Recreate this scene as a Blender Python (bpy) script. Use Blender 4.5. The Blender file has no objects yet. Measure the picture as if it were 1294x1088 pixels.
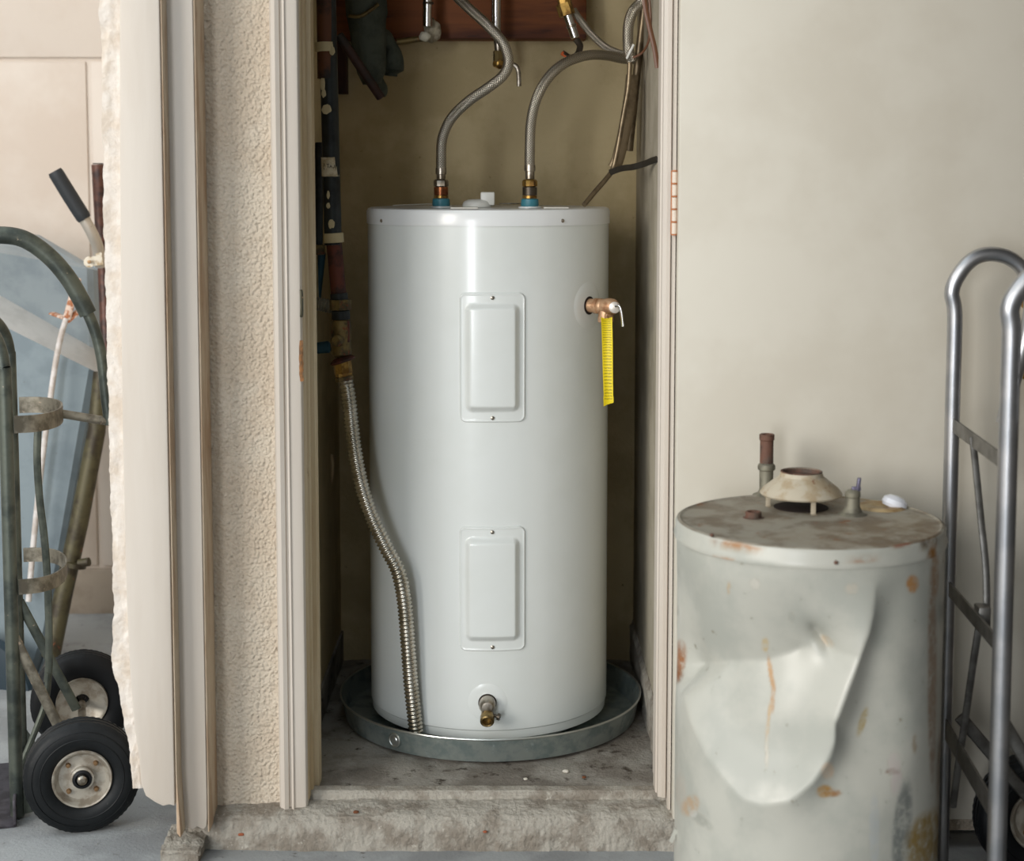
import bpy, bmesh, math, random
from mathutils import Vector, Matrix, noise, geometry
random.seed(7)
C = bpy.context.scene.collection
PI = math.pi
# ------------------------------------------------------------------ camera
F_PX, CX, CY, TH, CAMH, CAMY = 2050.0, 647.0, 413.0, math.radians(5.3), 1.277, -3.25
cd = bpy.data.cameras.new('camera'); cam = bpy.data.objects.new('camera', cd); C.objects.link(cam)
cam.location = (0, CAMY, CAMH); cam.rotation_euler = (PI/2-TH, 0, 0)
cd.sensor_width = 36; cd.lens = F_PX/1294*36; cd.shift_y = -131/1294
cd.dof.use_dof = True; cd.dof.focus_distance = 3.55; cd.dof.aperture_fstop = 3.2
cd.clip_start = .05
bpy.context.scene.camera = cam
# ------------------------------------------------------------------ light
w = bpy.data.worlds.new('sky'); bpy.context.scene.world = w; w.use_nodes = True
nt = w.node_tree; bg = nt.nodes['Background']
tc = nt.nodes.new('ShaderNodeTexCoord'); sx = nt.nodes.new('ShaderNodeSeparateXYZ'); cr = nt.nodes.new('ShaderNodeValToRGB')
nt.links.new(tc.outputs['Generated'], sx.inputs[0]); nt.links.new(sx.outputs['Z'], cr.inputs[0]); nt.links.new(cr.outputs[0], bg.inputs[0])
cr.color_ramp.elements[0].position = 0.0; cr.color_ramp.elements[0].color = (.40, .365, .325, 1)
cr.color_ramp.elements[1].position = .8; cr.color_ramp.elements[1].color = (.80, .92, 1.0, 1)
bg.inputs[1].default_value = 1.0
def area(name, loc, target, sx_, sy_, e, col):
    l = bpy.data.lights.new(name, 'AREA'); l.shape = 'RECTANGLE'; l.size = sx_; l.size_y = sy_; l.energy = e; l.color = col
    o = bpy.data.objects.new(name, l); C.objects.link(o); o.location = loc
    o.rotation_euler = (Vector(target)-Vector(loc)).to_track_quat('-Z', 'Y').to_euler(); return o
area('daylight_left', (-6.2, -7.0, 3.2), (.2, 0, .6), 3.4, 3.6, 390, (1.0, .95, .88))
area('daylight_behind', (-2.1, -7.4, 1.45), (0, .3, .8), 1.0, 2.8, 110, (.93, .96, 1.0))
area('courtyard_daylight', (-3.0, -.6, 3.2), (-1.6, 1.6, .9), 1.4, 1.4, 20, (1.0, .96, .92))
vs = bpy.context.scene.view_settings
vs.view_transform = 'Standard'; vs.look = 'None'; vs.gamma = 1; vs.use_curve_mapping = False; vs.exposure = 0.30
# ------------------------------------------------------------------ helpers
def P(px, py, D):
    """point of the place that lies at depth D (m from the camera along the ground)"""
    a = (px-CX)/F_PX; b = -(py-CY)/F_PX
    dy = math.cos(TH)+b*math.sin(TH); dz = -math.sin(TH)+b*math.cos(TH)
    s = D/dy
    return Vector((a*s, CAMY+D, CAMH+dz*s))
def proj(v):
    x = v[0]; y = v[1]-CAMY; z = v[2]-CAMH
    zc = y*math.cos(TH)-z*math.sin(TH); yc = y*math.sin(TH)+z*math.cos(TH)
    return CX+F_PX*x/zc, CY-F_PX*yc/zc
def px2m(n, D, py=544): return (P(CX+n, py, D)-P(CX, py, D)).x
def lin(c):
    return tuple(((v/255)/12.92 if v/255 <= .04045 else ((v/255+.055)/1.055)**2.4) for v in c)+(1,)
MATS = {}
def M(name, c, r=.5, m=0, c2=None, s=8, lo=.42, hi=.62, c3=None, s3=30, lo3=.6, hi3=.7, bump=0, bs=80, bd=.002, r2=None,
      vor=0, vs_=120, paint=False, coat=0, stretch=None, weave=0, spec=None):
    if name in MATS: return MATS[name]
    mt = bpy.data.materials.new(name); mt.use_nodes = True; MATS[name] = mt
    t = mt.node_tree; N = t.nodes; L = t.links; b = N['Principled BSDF']
    b.inputs['Roughness'].default_value = r; b.inputs['Metallic'].default_value = m
    if coat: b.inputs['Coat Weight'].default_value = coat; b.inputs['Coat Roughness'].default_value = .12
    if spec is not None: b.inputs['Specular IOR Level'].default_value = spec
    tcn = N.new('ShaderNodeTexCoord'); co = tcn.outputs['Object']
    if stretch:
        mp = N.new('ShaderNodeMapping'); mp.inputs['Scale'].default_value = stretch; L.new(co, mp.inputs[0]); co = mp.outputs[0]
    col = None
    def rgb(c_):
        n = N.new('ShaderNodeRGB'); n.outputs[0].default_value = lin(c_); return n.outputs[0]
    def nz(scale, detail=5, rough=.6):
        n = N.new('ShaderNodeTexNoise'); n.inputs['Scale'].default_value = scale; n.inputs['Detail'].default_value = detail
        n.inputs['Roughness'].default_value = rough; L.new(co, n.inputs['Vector']); return n.outputs['Fac']
    def ramp(f, a, z):
        n = N.new('ShaderNodeMapRange'); n.interpolation_type = 'SMOOTHSTEP'; n.inputs[1].default_value = a; n.inputs[2].default_value = z; L.new(f, n.inputs[0]); return n.outputs[0]
    def mix(f, a, z):
        n = N.new('ShaderNodeMix'); n.data_type = 'RGBA'; L.new(f, n.inputs[0]); L.new(a, n.inputs[6]); L.new(z, n.inputs[7]); return n.outputs[2]
    col = rgb(c)
    if c2:
        f = ramp(nz(s), lo, hi); col = mix(f, col, rgb(c2))
        if r2 is not None:
            n = N.new('ShaderNodeMapRange'); L.new(f, n.inputs[0]); n.inputs[3].default_value = r; n.inputs[4].default_value = r2
            L.new(n.outputs[0], b.inputs['Roughness'])
    if c3: col = mix(ramp(nz(s3, 6, .65), lo3, hi3), col, rgb(c3))
    if paint:
        at = N.new('ShaderNodeVertexColor'); at.layer_name = 'stain'
        sp = N.new('ShaderNodeMath'); sp.operation = 'MULTIPLY'; L.new(at.outputs['Alpha'], sp.inputs[0])
        n2 = ramp(nz(55, 6, .7), .25, .6); L.new(n2, sp.inputs[1])
        col = mix(sp.outputs[0], col, at.outputs['Color'])
    L.new(col, b.inputs['Base Color'])
    h = None
    if bump: h = nz(bs, 6, .6)
    if vor:
        v = N.new('ShaderNodeTexVoronoi'); v.feature = 'SMOOTH_F1'; v.inputs['Scale'].default_value = vs_; L.new(co, v.inputs['Vector'])
        mu = N.new('ShaderNodeMath'); mu.operation = 'MULTIPLY_ADD'; L.new(v.outputs['Distance'], mu.inputs[0]); mu.inputs[1].default_value = -vor
        if h: L.new(h, mu.inputs[2])
        h = mu.outputs[0]; bump = bump or 1
    if weave:
        sp = N.new('ShaderNodeSeparateXYZ'); L.new(tcn.outputs['UV'], sp.inputs[0])
        def si(sg):
            a = N.new('ShaderNodeMath'); a.operation = 'MULTIPLY'; a.inputs[1].default_value = 2*PI*12; L.new(sp.outputs[0], a.inputs[0])
            q = N.new('ShaderNodeMath'); q.operation = 'MULTIPLY_ADD'; q.inputs[1].default_value = sg*2*PI/weave; L.new(sp.outputs[1], q.inputs[0]); L.new(a.outputs[0], q.inputs[2])
            z = N.new('ShaderNodeMath'); z.operation = 'SINE'; L.new(q.outputs[0], z.inputs[0]); return z.outputs[0]
        mm = N.new('ShaderNodeMath'); mm.operation = 'MAXIMUM'; L.new(si(1), mm.inputs[0]); L.new(si(-1), mm.inputs[1]); h = mm.outputs[0]; bump = .7
        dk = ramp(h, -.6, .5); col2 = mix(dk, rgb(tuple(x*.6 for x in c)), col); L.new(col2, b.inputs['Base Color'])
    if h is not None:
        bn = N.new('ShaderNodeBump'); bn.inputs['Strength'].default_value = bump; bn.inputs['Distance'].default_value = bd
        L.new(h, bn.inputs['Height']); L.new(bn.outputs[0], b.inputs['Normal'])
    return mt
def cat(pts, n=8):
    pts = [Vector(p) for p in pts]; out = []
    for i in range(len(pts)-1):
        p0 = pts[max(i-1, 0)]; p1 = pts[i]; p2 = pts[i+1]; p3 = pts[min(i+2, len(pts)-1)]
        for k in range(n):
            t = k/n
            out.append(.5*((2*p1)+(p2-p0)*t+(2*p0-5*p1+4*p2-p3)*t*t+(3*p1-p0-3*p2+p3)*t**3))
    out.append(pts[-1]); return out
def resample(path, step):
    out = [path[0]]; acc = 0
    for a, b in zip(path, path[1:]):
        L = (b-a).length; d = step-acc
        while d <= L: out.append(a.lerp(b, d/L)); d += step
        acc = (acc+L) % step
    return out
class G:
    def __init__(s): s.v = []; s.f = []; s.uv = {}
    def add(s, vs_, fs):
        o = len(s.v); s.v += [Vector(x) for x in vs_]; s.f += [tuple(i+o for i in f) for f in fs]; return o
    def box(s, a, b):
        x0, y0, z0 = (min(a[i], b[i]) for i in range(3)); x1, y1, z1 = (max(a[i], b[i]) for i in range(3))
        s.add([(x0,y0,z0),(x1,y0,z0),(x1,y1,z0),(x0,y1,z0),(x0,y0,z1),(x1,y0,z1),(x1,y1,z1),(x0,y1,z1)],
              [(0,3,2,1),(4,5,6,7),(0,1,5,4),(1,2,6,5),(2,3,7,6),(3,0,4,7)]); return s
    def obox(s, c, ax, ay, az):
        c = Vector(c); ax, ay, az = Vector(ax), Vector(ay), Vector(az)
        q = [c+i*ax+j*ay+k*az for k in (-1, 1) for i, j in ((-1,-1),(1,-1),(1,1),(-1,1))]
        s.add(q, [(0,3,2,1),(4,5,6,7),(0,1,5,4),(1,2,6,5),(2,3,7,6),(3,0,4,7)]); return s
    def prism(s, out, y0, y1):
        n = len(out)
        s.add([(x, y0, z) for x, z in out]+[(x, y1, z) for x, z in out],
              [tuple(range(n)), tuple(range(2*n-1, n-1, -1))]+[(i, i+n, (i+1) % n+n, (i+1) % n) for i in range(n)]); return s
    def extz(s, out, z0, z1, nz_=1):   # outline in x,y pushed up along z
        n = len(out)
        vs_ = [(x, y, z0+(z1-z0)*k/nz_) for k in range(nz_+1) for x, y in out]
        s.add(vs_, [tuple(range(n-1, -1, -1)), tuple(range(nz_*n, nz_*n+n))]+[(k*n+i, k*n+(i+1) % n, (k+1)*n+(i+1) % n, (k+1)*n+i) for k in range(nz_) for i in range(n)]); return s
    def tube(s, path, r, seg=14, rf=None, flat=None, cap=True):
        path = [Vector(p) for p in path]; n = len(path)
        T = [(path[min(i+1, n-1)]-path[max(i-1, 0)]).normalized() for i in range(n)]
        ref = Vector((0, 1, 0)) if flat is None else Vector(flat[2])
        if abs(ref.dot(T[0])) > .95: ref = Vector((1, 0, 0))
        u = (ref-T[0]*ref.dot(T[0])).normalized(); o = len(s.v); L = 0
        for i in range(n):
            if i: L += (path[i]-path[i-1]).length
            u = (u-T[i]*u.dot(T[i])).normalized(); v = T[i].cross(u); rr = r if rf is None else rf(L, i/(n-1))
            for k in range(seg):
                a = 2*PI*k/seg
                ca, sa = math.cos(a), math.sin(a)
                if flat: s.v.append(path[i]+u*ca*flat[0]+v*sa*flat[1])
                else: s.v.append(path[i]+(u*ca+v*sa)*rr)
            if i:
                for k in range(seg):
                    k2 = (k+1) % seg; fi = len(s.f)
                    s.f.append((o+(i-1)*seg+k, o+(i-1)*seg+k2, o+i*seg+k2, o+i*seg+k))
                    L0 = L-(path[i]-path[i-1]).length
                    s.uv[fi] = [(k/seg, L0), ((k+1)/seg, L0), ((k+1)/seg, L), (k/seg, L)]
        if cap: s.f.append(tuple(o+k for k in range(seg-1, -1, -1))); s.f.append(tuple(o+(n-1)*seg+k for k in range(seg)))
        return s
    def lathe(s, prof, c, ax=(0,0,1), seg=32, wob=None, ring=False, cap=True):
        if ring: prof = list(prof)+[prof[0]]
        ax = Vector(ax).normalized(); c = Vector(c)
        ref = Vector((0, 0, 1)) if abs(ax.z) < .9 else Vector((1, 0, 0))
        u = (ref-ax*ref.dot(ax)).normalized(); v = ax.cross(u); o = len(s.v); n = len(prof)
        for r, h in prof:
            for k in range(seg):
                a = 2*PI*k/seg; rr = r*(1 if wob is None else wob(a, h))
                s.v.append(c+ax*h+(u*math.cos(a)+v*math.sin(a))*rr)
        for i in range(n-1):
            for k in range(seg):
                k2 = (k+1) % seg; s.f.append((o+i*seg+k, o+i*seg+k2, o+(i+1)*seg+k2, o+(i+1)*seg+k))
        if ring or not cap: return s
        if prof[0][0] > 0: s.f.append(tuple(o+k for k in range(seg-1, -1, -1)))
        if prof[-1][0] > 0: s.f.append(tuple(o+(n-1)*seg+k for k in range(seg)))
        return s
    def grid(s, fn, nu, nv, flip=False):
        o = len(s.v)
        for j in range(nv+1):
            for i in range(nu+1): s.v.append(Vector(fn(i/nu, j/nv)))
        for j in range(nv):
            for i in range(nu):
                q = (o+j*(nu+1)+i, o+j*(nu+1)+i+1, o+(j+1)*(nu+1)+i+1, o+(j+1)*(nu+1)+i)
                s.f.append(q[::-1] if flip else q)
        return s
WL = {}
def link(o, wl, parent):
    C.objects.link(o); WL[o.name] = Vector(wl)
    if parent: o.parent = parent; o.location = Vector(wl)-WL[parent.name]
    else: o.location = wl
    return o
def tag(o, label=None, cat_=None, group=None, kind=None):
    if label: o['label'] = label
    if cat_: o['category'] = cat_
    if group: o['group'] = group
    if kind: o['kind'] = kind
    return o
def mk(name, g, mat, parent=None, label=None, cat_=None, group=None, kind=None, bevel=0, seg=2, smooth=True, ang=35, fn=None, clean=True):
    me = bpy.data.meshes.new(name); lo = Vector([min(v[i] for v in g.v) for i in range(3)]); hi = Vector([max(v[i] for v in g.v) for i in range(3)])
    org = Vector(((lo.x+hi.x)/2, (lo.y+hi.y)/2, lo.z))
    me.from_pydata([v-org for v in g.v], [], g.f)
    if g.uv:
        ul = me.uv_layers.new(name='UVMap')
        for fi, q in g.uv.items():
            for li, c_ in zip(me.polygons[fi].loop_indices, q): ul.data[li].uv = c_
    if fn: fn(me, g)
    bm = bmesh.new(); bm.from_mesh(me)
    if clean and not fn: bmesh.ops.remove_doubles(bm, verts=bm.verts, dist=1e-6)
    bmesh.ops.recalc_face_normals(bm, faces=bm.faces)
    if bevel:
        es = [e for e in bm.edges if len(e.link_faces) == 2 and e.calc_face_angle() > .5]
        bmesh.ops.bevel(bm, geom=es, offset=bevel, segments=seg, profile=.5, affect='EDGES', clamp_overlap=True)
    bm.to_mesh(me); bm.free()
    if smooth: me.shade_smooth(); me.set_sharp_from_angle(angle=math.radians(ang))
    me.materials.append(mat)
    o = bpy.data.objects.new(name, me); link(o, org, parent); tag(o, label, cat_, group, kind); return o
def thing(name, loc, label, cat_, group=None):
    o = bpy.data.objects.new(name, None); o.empty_display_size = .05; link(o, Vector(loc), None); return tag(o, label, cat_, group)
def st(name, g, mat, parent=None, **k): return mk(name, g, mat, parent, kind=None if parent else 'structure', **k)
def nz(x, y=0, z=0): return noise.noise(Vector((x, y, z)))
def blob(c_, r, sc, seed, m_, name, par, **k):
    g = G(); bm = bmesh.new(); bmesh.ops.create_icosphere(bm, subdivisions=3, radius=1)
    g.add([Vector(c_)+Vector((v.co.x*sc[0], v.co.y*sc[1], v.co.z*sc[2]))*r*(1+.22*noise.noise(v.co*1.6+Vector((seed, 0, 0)))+.1*noise.noise(v.co*5+Vector((seed, 0, 0)))) for v in bm.verts], [tuple(v.index for v in f.verts) for f in bm.faces]); bm.free()
    return mk(name, g, m_, par, **k)
# ------------------------------------------------------------------ materials
cream = (226, 216, 202)
m_stucco = M('stucco', (228, 214, 194), .92, c2=(220, 203, 181), s=6, c3=(160, 130, 100), s3=45, lo3=.70, hi3=.78, bump=1.0, bs=170, bd=.0075, vor=1.0, vs_=150)
m_board = M('painted_board', (207, 198, 187), .6, c2=(198, 187, 174), s=5, c3=(165, 140, 112), s3=60, lo3=.74, hi3=.8, bump=.25, bs=60, bd=.002, stretch=(1, 1, .12))
m_edge = M('shade_tinted_edge', (208, 190, 166), .75, c2=(184, 156, 128), s=22, c3=(130, 94, 68), s3=60, lo3=.64, hi3=.72, bump=.5, bs=60, stretch=(1, 1, .2))  # tan edge strips; shading of the boards' side faces is put into this colour
m_jamb = M('aged_jamb_paint', (208, 190, 158), .6, c2=(192, 170, 134), s=9, c3=(120, 80, 45), s3=40, lo3=.68, hi3=.74, bump=.3, bs=50, stretch=(1, 1, .2))
m_rough = M('thick_white_paint', (224, 216, 207), .85, c2=(212, 199, 184), s=14, c3=(170, 140, 110), s3=50, lo3=.68, hi3=.75, bump=.9, bs=70, bd=.004)
m_door = M('cream_door_paint', (214, 208, 194), .5, c2=(207, 200, 185), s=2.5, c3=(180, 165, 140), s3=55, lo3=.75, hi3=.8, bump=.12, bs=25, bd=.002)
m_closet = M('closet_plaster', (200, 182, 142), .9, c2=(182, 164, 124), s=5, c3=(138, 118, 80), s3=60, lo3=.64, hi3=.74, bump=.6, bs=110, bd=.003)
m_closet2 = M('closet_grey_plaster', (178, 170, 152), .9, c2=(158, 150, 132), s=5, c3=(120, 110, 92), s3=50, lo3=.66, hi3=.75, bump=.6, bs=110, bd=.003)
m_conc = M('grey_concrete', (138, 136, 130), .9, c2=(112, 108, 101), s=7, c3=(92, 76, 60), s3=22, lo3=.6, hi3=.72, bump=1, bs=90, bd=.004)
m_conc_in = M('closet_concrete', (150, 145, 136), .9, c2=(118, 111, 102), s=9, lo=.4, hi=.6, c3=(66, 56, 46), s3=26, lo3=.56, hi3=.68, bump=1, bs=110, bd=.004)
m_curb = M('rough_curb_concrete', (172, 166, 155), .95, c2=(138, 129, 117), s=16, lo=.4, hi=.62, c3=(190, 184, 172), s3=70, lo3=.6, hi3=.7, bump=1, bs=150, bd=.005, vor=.3, vs_=90)
m_ground = M('blue_grey_slab', (158, 161, 162), .85, c2=(138, 140, 141), s=5, c3=(90, 84, 76), s3=30, lo3=.62, hi3=.74, bump=.6, bs=120, bd=.003)
m_far = M('sunlit_far_wall', (212, 201, 190), .9, c2=(203, 189, 176), s=2, bump=.3, bs=60, bd=.003)
m_farlow = M('far_wall_footing', (170, 158, 144), .9, c2=(150, 138, 124), s=6, bump=.4, bs=60)
m_enamel = M('white_enamel', (220, 224, 222), .24, c2=(216, 220, 217), s=3, coat=.35, bump=.04, bs=60, bd=.001)
m_cap = M('white_enamel_lid', (222, 224, 224), .28, coat=.3)
m_galv = M('galvanised_steel', (156, 164, 160), .4, .65, c2=(122, 134, 132), s=18, c3=(168, 178, 178), s3=34, lo3=.6, hi3=.72, r2=.55, bump=.15, bs=60)
m_galvrim = M('bright_galvanised_rim', (196, 200, 196), .3, .9)
m_braid = M('stainless_braid', (190, 182, 168), .32, .95, weave=.006, bd=.0008)
m_corr = M('corrugated_stainless', (196, 190, 178), .26, .95, c2=(166, 160, 146), s=20)
m_chrome = M('chrome', (205, 205, 205), .15, 1)
m_nickel = M('dull_nickel', (170, 162, 150), .3, .9, c2=(120, 110, 96), s=40)
m_brass = M('yellow_brass', (186, 150, 82), .35, .85, c2=(120, 88, 44), s=40, bump=.2, bs=90)
m_bronze = M('cast_bronze', (200, 162, 128), .45, .55, c2=(160, 118, 86), s=50, bump=.6, bs=160, bd=.001)
m_copper = M('copper_fitting', (158, 98, 62), .35, .8, c2=(108, 62, 38), s=40)
m_darkfit = M('dark_threaded_nipple', (84, 76, 66), .4, .8)
m_blue = M('blue_plastic_ring', (56, 120, 134), .45)
m_hole = M('dark_opening', (38, 26, 20), .9)
m_whitepl = M('white_plastic', (214, 214, 208), .35)
m_sticker = M('paper_sticker', (206, 204, 196), .6)
m_yellow = M('yellow_tag', (232, 206, 20), .5)
m_black_iron = M('painted_black_iron', (40, 46, 48), .45, .4, c2=(24, 28, 30), s=20, c3=(150, 140, 118), s3=34, lo3=.7, hi3=.74, bump=.3, bs=60)
m_rustiron = M('rusty_red_iron', (92, 44, 30), .6, .3, c2=(52, 28, 22), s=26, c3=(150, 112, 80), s3=50, lo3=.68, hi3=.73, bump=.5, bs=80)
m_verd = M('aged_valve_brass', (120, 102, 62), .5, .6, c2=(70, 62, 44), s=36, c3=(120, 58, 34), s3=50, lo3=.56, hi3=.66, bump=.5, bs=90)
m_ivory = M('paint_splash', (184, 170, 134), .7, bump=.5, bs=90)
m_orange = M('orange_primer', (160, 78, 36), .7, c2=(120, 56, 28), s=25)
m_wood = M('red_brown_timber', (132, 74, 32), .7, c2=(88, 44, 20), s=7, lo=.38, hi=.62, c3=(60, 28, 16), s3=16, lo3=.58, hi3=.7, bump=.5, bs=40, stretch=(.25, 1, 2.2))
m_darkwood = M('dark_timber', (66, 38, 26), .8, c2=(46, 26, 18), s=10)
m_lag = M('grey_pipe_wrap', (74, 80, 70), .8, c2=(52, 58, 50), s=14, bump=.8, bs=40, bd=.006)
m_plaster = M('plaster_lump', (178, 168, 146), .95, bump=1, bs=60, bd=.01, c2=(130, 118, 98), s=30)
m_cable = M('bronze_sheathed_cable', (132, 116, 92), .35, .6, c2=(92, 80, 62), s=14)
m_blackst = M('black_strap', (44, 40, 34), .5)
m_redwire = M('brown_wire', (104, 68, 46), .4)
m_rubber = M('tyre_rubber', (13, 16, 18), .5, spec=.3, c2=(20, 23, 25), s=12, c3=(92, 92, 88), s3=60, lo3=.7, hi3=.75, bump=.2, bs=80)
m_rubber2 = M('black_tyre_far', (12, 14, 17), .55, spec=.3)
m_rim = M('cream_wheel_rim', (176, 170, 158), .4, .3, c2=(140, 130, 116), s=30)
m_bolt = M('rusty_bolt', (140, 110, 78), .4, .7)
m_green = M('chipped_green_frame', (92, 97, 88), .4, .55, c2=(62, 68, 64), s=12, c3=(150, 138, 120), s3=55, lo3=.68, hi3=.72, bump=.3, bs=70)
m_greysteel = M('scuffed_grey_steel', (140, 134, 120), .45, .6, c2=(98, 92, 80), s=24, c3=(180, 160, 140), s3=45, lo3=.62, hi3=.7)
m_toe = M('purple_grey_plate', (88, 84, 90), .55, .5, c2=(66, 62, 66), s=22, bump=.3, bs=60)
m_alu = M('brushed_aluminium', (186, 186, 188), .34, .92, c2=(166, 168, 172), s=10, bump=.05, bs=200)
m_alu2 = M('dull_aluminium', (130, 128, 124), .45, .85, c2=(104, 102, 98), s=20)
m_tray = M('blue_grey_barrow_tray', (152, 162, 167), .42, .3, c2=(138, 149, 155), s=9, c3=(118, 124, 124), s3=40, lo3=.66, hi3=.75, bump=.2, bs=50)
m_white_rod = M('white_painted_rod', (214, 208, 204), .5, c2=(190, 180, 172), s=30)
m_rust = M('flaking_rust', (158, 98, 62), .8, c2=(206, 184, 168), s=60, lo=.45, hi=.55, bump=.8, bs=80)
m_olive = M('olive_tube', (84, 78, 54), .5, .3, c2=(54, 46, 32), s=14, c3=(120, 70, 44), s3=30, lo3=.62, hi3=.7)
m_brown = M('brown_handle_tube', (92, 58, 46), .45, .2, c2=(52, 34, 30), s=30)
m_grip = M('black_rubber_grip', (38, 42, 46), .55, bump=.5, bs=200)
m_oldtank = M('old_tank_paint', (186, 185, 175), .32, c2=(170, 171, 162), s=5, c3=(140, 134, 118), s3=40, lo3=.64, hi3=.74, paint=True, bump=.08, bs=30, r2=.42)
m_oldtop = M('grimy_tank_top', (154, 148, 134), .7, c2=(116, 104, 88), s=14, c3=(128, 84, 54), s3=24, lo3=.6, hi3=.7, paint=True, bump=.5, bs=50)
m_hood = M('rust_stained_hood', (188, 178, 158), .6, c2=(170, 152, 124), s=26, c3=(126, 76, 44), s3=30, lo3=.6, hi3=.7, bump=.3, bs=60)
m_rustpipe = M('rusted_pipe', (106, 74, 60), .75, c2=(88, 74, 64), s=30, c3=(70, 40, 30), s3=60, lo3=.55, hi3=.65, bump=.7, bs=90)
m_greypipe = M('weathered_galvanised', (132, 128, 112), .6, .4, c2=(104, 100, 88), s=30, bump=.4, bs=80)
m_pearl = M('pearly_cap', (226, 228, 236), .22, coat=.5)
m_leaf = M('dry_leaf', (110, 66, 40), .9)
m_peb = M('pale_chip', (206, 200, 188), .8)
m_hingep = M('painted_hinge', (222, 208, 192), .5)
m_hrust = M('hinge_rust', (188, 118, 74), .8)
m_strike = M('dark_strike_plate', (82, 80, 66), .45, .6)
m_bare = M('bare_wood_scar', (150, 104, 62), .8, c2=(96, 72, 50), s=60)
m_block = M('buff_block', (158, 140, 118), .9, c2=(130, 112, 92), s=20, bump=.6, bs=60)
# ------------------------------------------------------------------ ground and curb
GZ = -.08
g = G(); g.box((-.635, -9, GZ-.15), (5, .16, GZ-.006)); st('floor', g, m_ground, bevel=.004)
g = G()
g.grid(lambda u, v: (-7+6.335*u**.6, -9+10.72*v, GZ+.0015*nz(u*90, v*90)), 60, 60)
g.box((-7, -9, GZ-.15), (-.672, 1.72, GZ-.004)); st('floor', g, m_ground)
# closet floor
xl, xr = -.80, 1.3
def flo(u, v):
    x = -.50+.86*u; y = .02+.93*v
    return (x, y, .0035*nz(x*14, y*14)+.0015*nz(x*60, y*60)+ (-.004*max(0, 1-v*8)))
g = G(); g.grid(flo, 110, 110); g.box((-.5, .03, -.09), (.36, .95, -.012)); st('floor', g, m_conc_in)
prof = [(.060, -.001), (.052, .0035), (.026, .0035), (.020, -.002), (.017, -.012), (-.012, -.013), (-.03, -.016), (-.05, -.021), (-.062, -.03), (-.068, -.05), (-.07, -.07), (-.073, -.1)]
def curb(u, v):
    x = -.66+1.02*u; k = v*(len(prof)-1); i = min(int(k), len(prof)-2); t = k-i
    y = prof[i][0]*(1-t)+prof[i+1][0]*t; z = prof[i][1]*(1-t)+prof[i+1][1]*t
    a = 1 if v > .3 else .3
    d = a*(.0035*nz(x*16, v*4)+.0022*nz(x*60, v*16, 3)+.0014*nz(x*150, v*44, 5))
    if x < -.46: y += (-.46-x)*.06; z -= max(0, (-.50-x))*.05
    return (x, y-d*(.3+v), z+d)
g = G(); g.grid(curb, 420, 60, True); g.box((-.655, -.05, -.1), (.355, .03, -.035)); st('trim_1', g, m_curb, label='rough concrete curb running under the closet doorway')
# ------------------------------------------------------------------ walls
JL, JR = -.4205, .300     # door opening
SLX = P(262, 544, 3.25).x
g = G()
g.grid(lambda u, v: (-.66+(.21)*u, .0+.0025*nz(u*18, v*110)+.0015*nz(u*40, v*260), -.045+.006*nz(u*12)+2.4*v), 60, 260)
g.box((-.66, .006, -.03), (-.462, 1.7, 2.36)); g.box((-.79, .04, .09), (-.65, 1.7, 2.36)); st('wall_left', g, m_stucco)
g = G(); g.box((JR+.004, .02, -.08), (3.5, .14, 2.36)); st('wall_right', g, m_stucco)
g = G(); g.box((JL-.06, .0, 2.0), (JR+.006, .14, 2.36)); st('wall_front', g, m_stucco)
g = G(); g.box((-.46, .95, -.02), (.40, 1.05, 2.4)); st('wall_back', g, m_closet)
g = G(); g.box((-.462, .12, -.02), (-.452, .95, 2.4)); st('wall_closet_left', g, m_closet)
g = G(); g.box((.320, .14, .10), (.35, .95, 2.4)); st('wall_closet_right', g, m_closet2, bevel=.006)
g = G()
g.grid(lambda u, v: (.312+.003*nz(u*20, v*5)+(.008 if v > .9 else 0), .1+.85*u, -.01+.115*v+.006*nz(u*15, 4)*v), 60, 10)
g.box((.318, .1, -.01), (.35, .95, .11)); st('baseboard_right', g, m_curb)
g = G()
g.grid(lambda u, v: (-.448+.004*nz(u*20, v*5), .12+.83*u, -.01+.09*v), 60, 10)
g.box((-.456, .12, -.01), (-.446, .95, .08)); st('baseboard_left', g, m_conc_in)
g = G(); g.box((-.81, .0, 2.36), (3.5, 1.7, 2.46)); st('ceiling', g, m_closet)
g = G(); g.box((1.38, -5.5, GZ), (1.48, .02, 3.0)); st('wall_added_shade', g, M('dark_shade_blocker', (66, 62, 56), .9, c2=(52, 48, 42), s=2))  # unseen dark wall, added to shade the right side of the old tank
g = G(); g.box((.15, -4.6, 2.62), (1.5, .0, 2.70)); st('ceiling_added_shade', g, M('dark_shade_blocker', (66, 62, 56)))  # unseen roof, added to keep sky light off the right side
# far courtyard wall
g = G()
g.box((-7, 1.72, GZ+.04), (-.80, 1.84, 4.0)); fw = st('wall_far', g, m_far)
zj = P(60, 74, 4.95).z; xj = P(110, 150, 4.95).x
g = G(); g.box((xj+.012, 1.712, GZ+.15), (-.80, 1.722, zj-.008)); st('wall_panel', g, m_far, fw, bevel=.003)
g = G(); g.box((xj-1.3, 1.712, GZ+.15), (xj-.004, 1.722, zj-.008)); st('wall_panel', g, m_far, fw, bevel=.003)
g = G(); g.box((xj-2.6, 1.712, GZ+.15), (xj-1.31, 1.722, zj-.008)); st('wall_panel', g, m_far, fw, bevel=.003)
g = G(); g.box((-7, 1.708, zj+.004), (-.80, 1.722, 3.9)); st('wall_panel', g, m_far, fw, bevel=.003)
g = G(); g.box((-7, 1.70, GZ-.01), (-.80, 1.73, GZ+.14)); st('baseboard_far', g, m_farlow, bevel=.004)
# ------------------------------------------------------------------ corner boards at the left
def X(px, D, py=544): return P(px, py, D).x
TOP = 2.36
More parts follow.
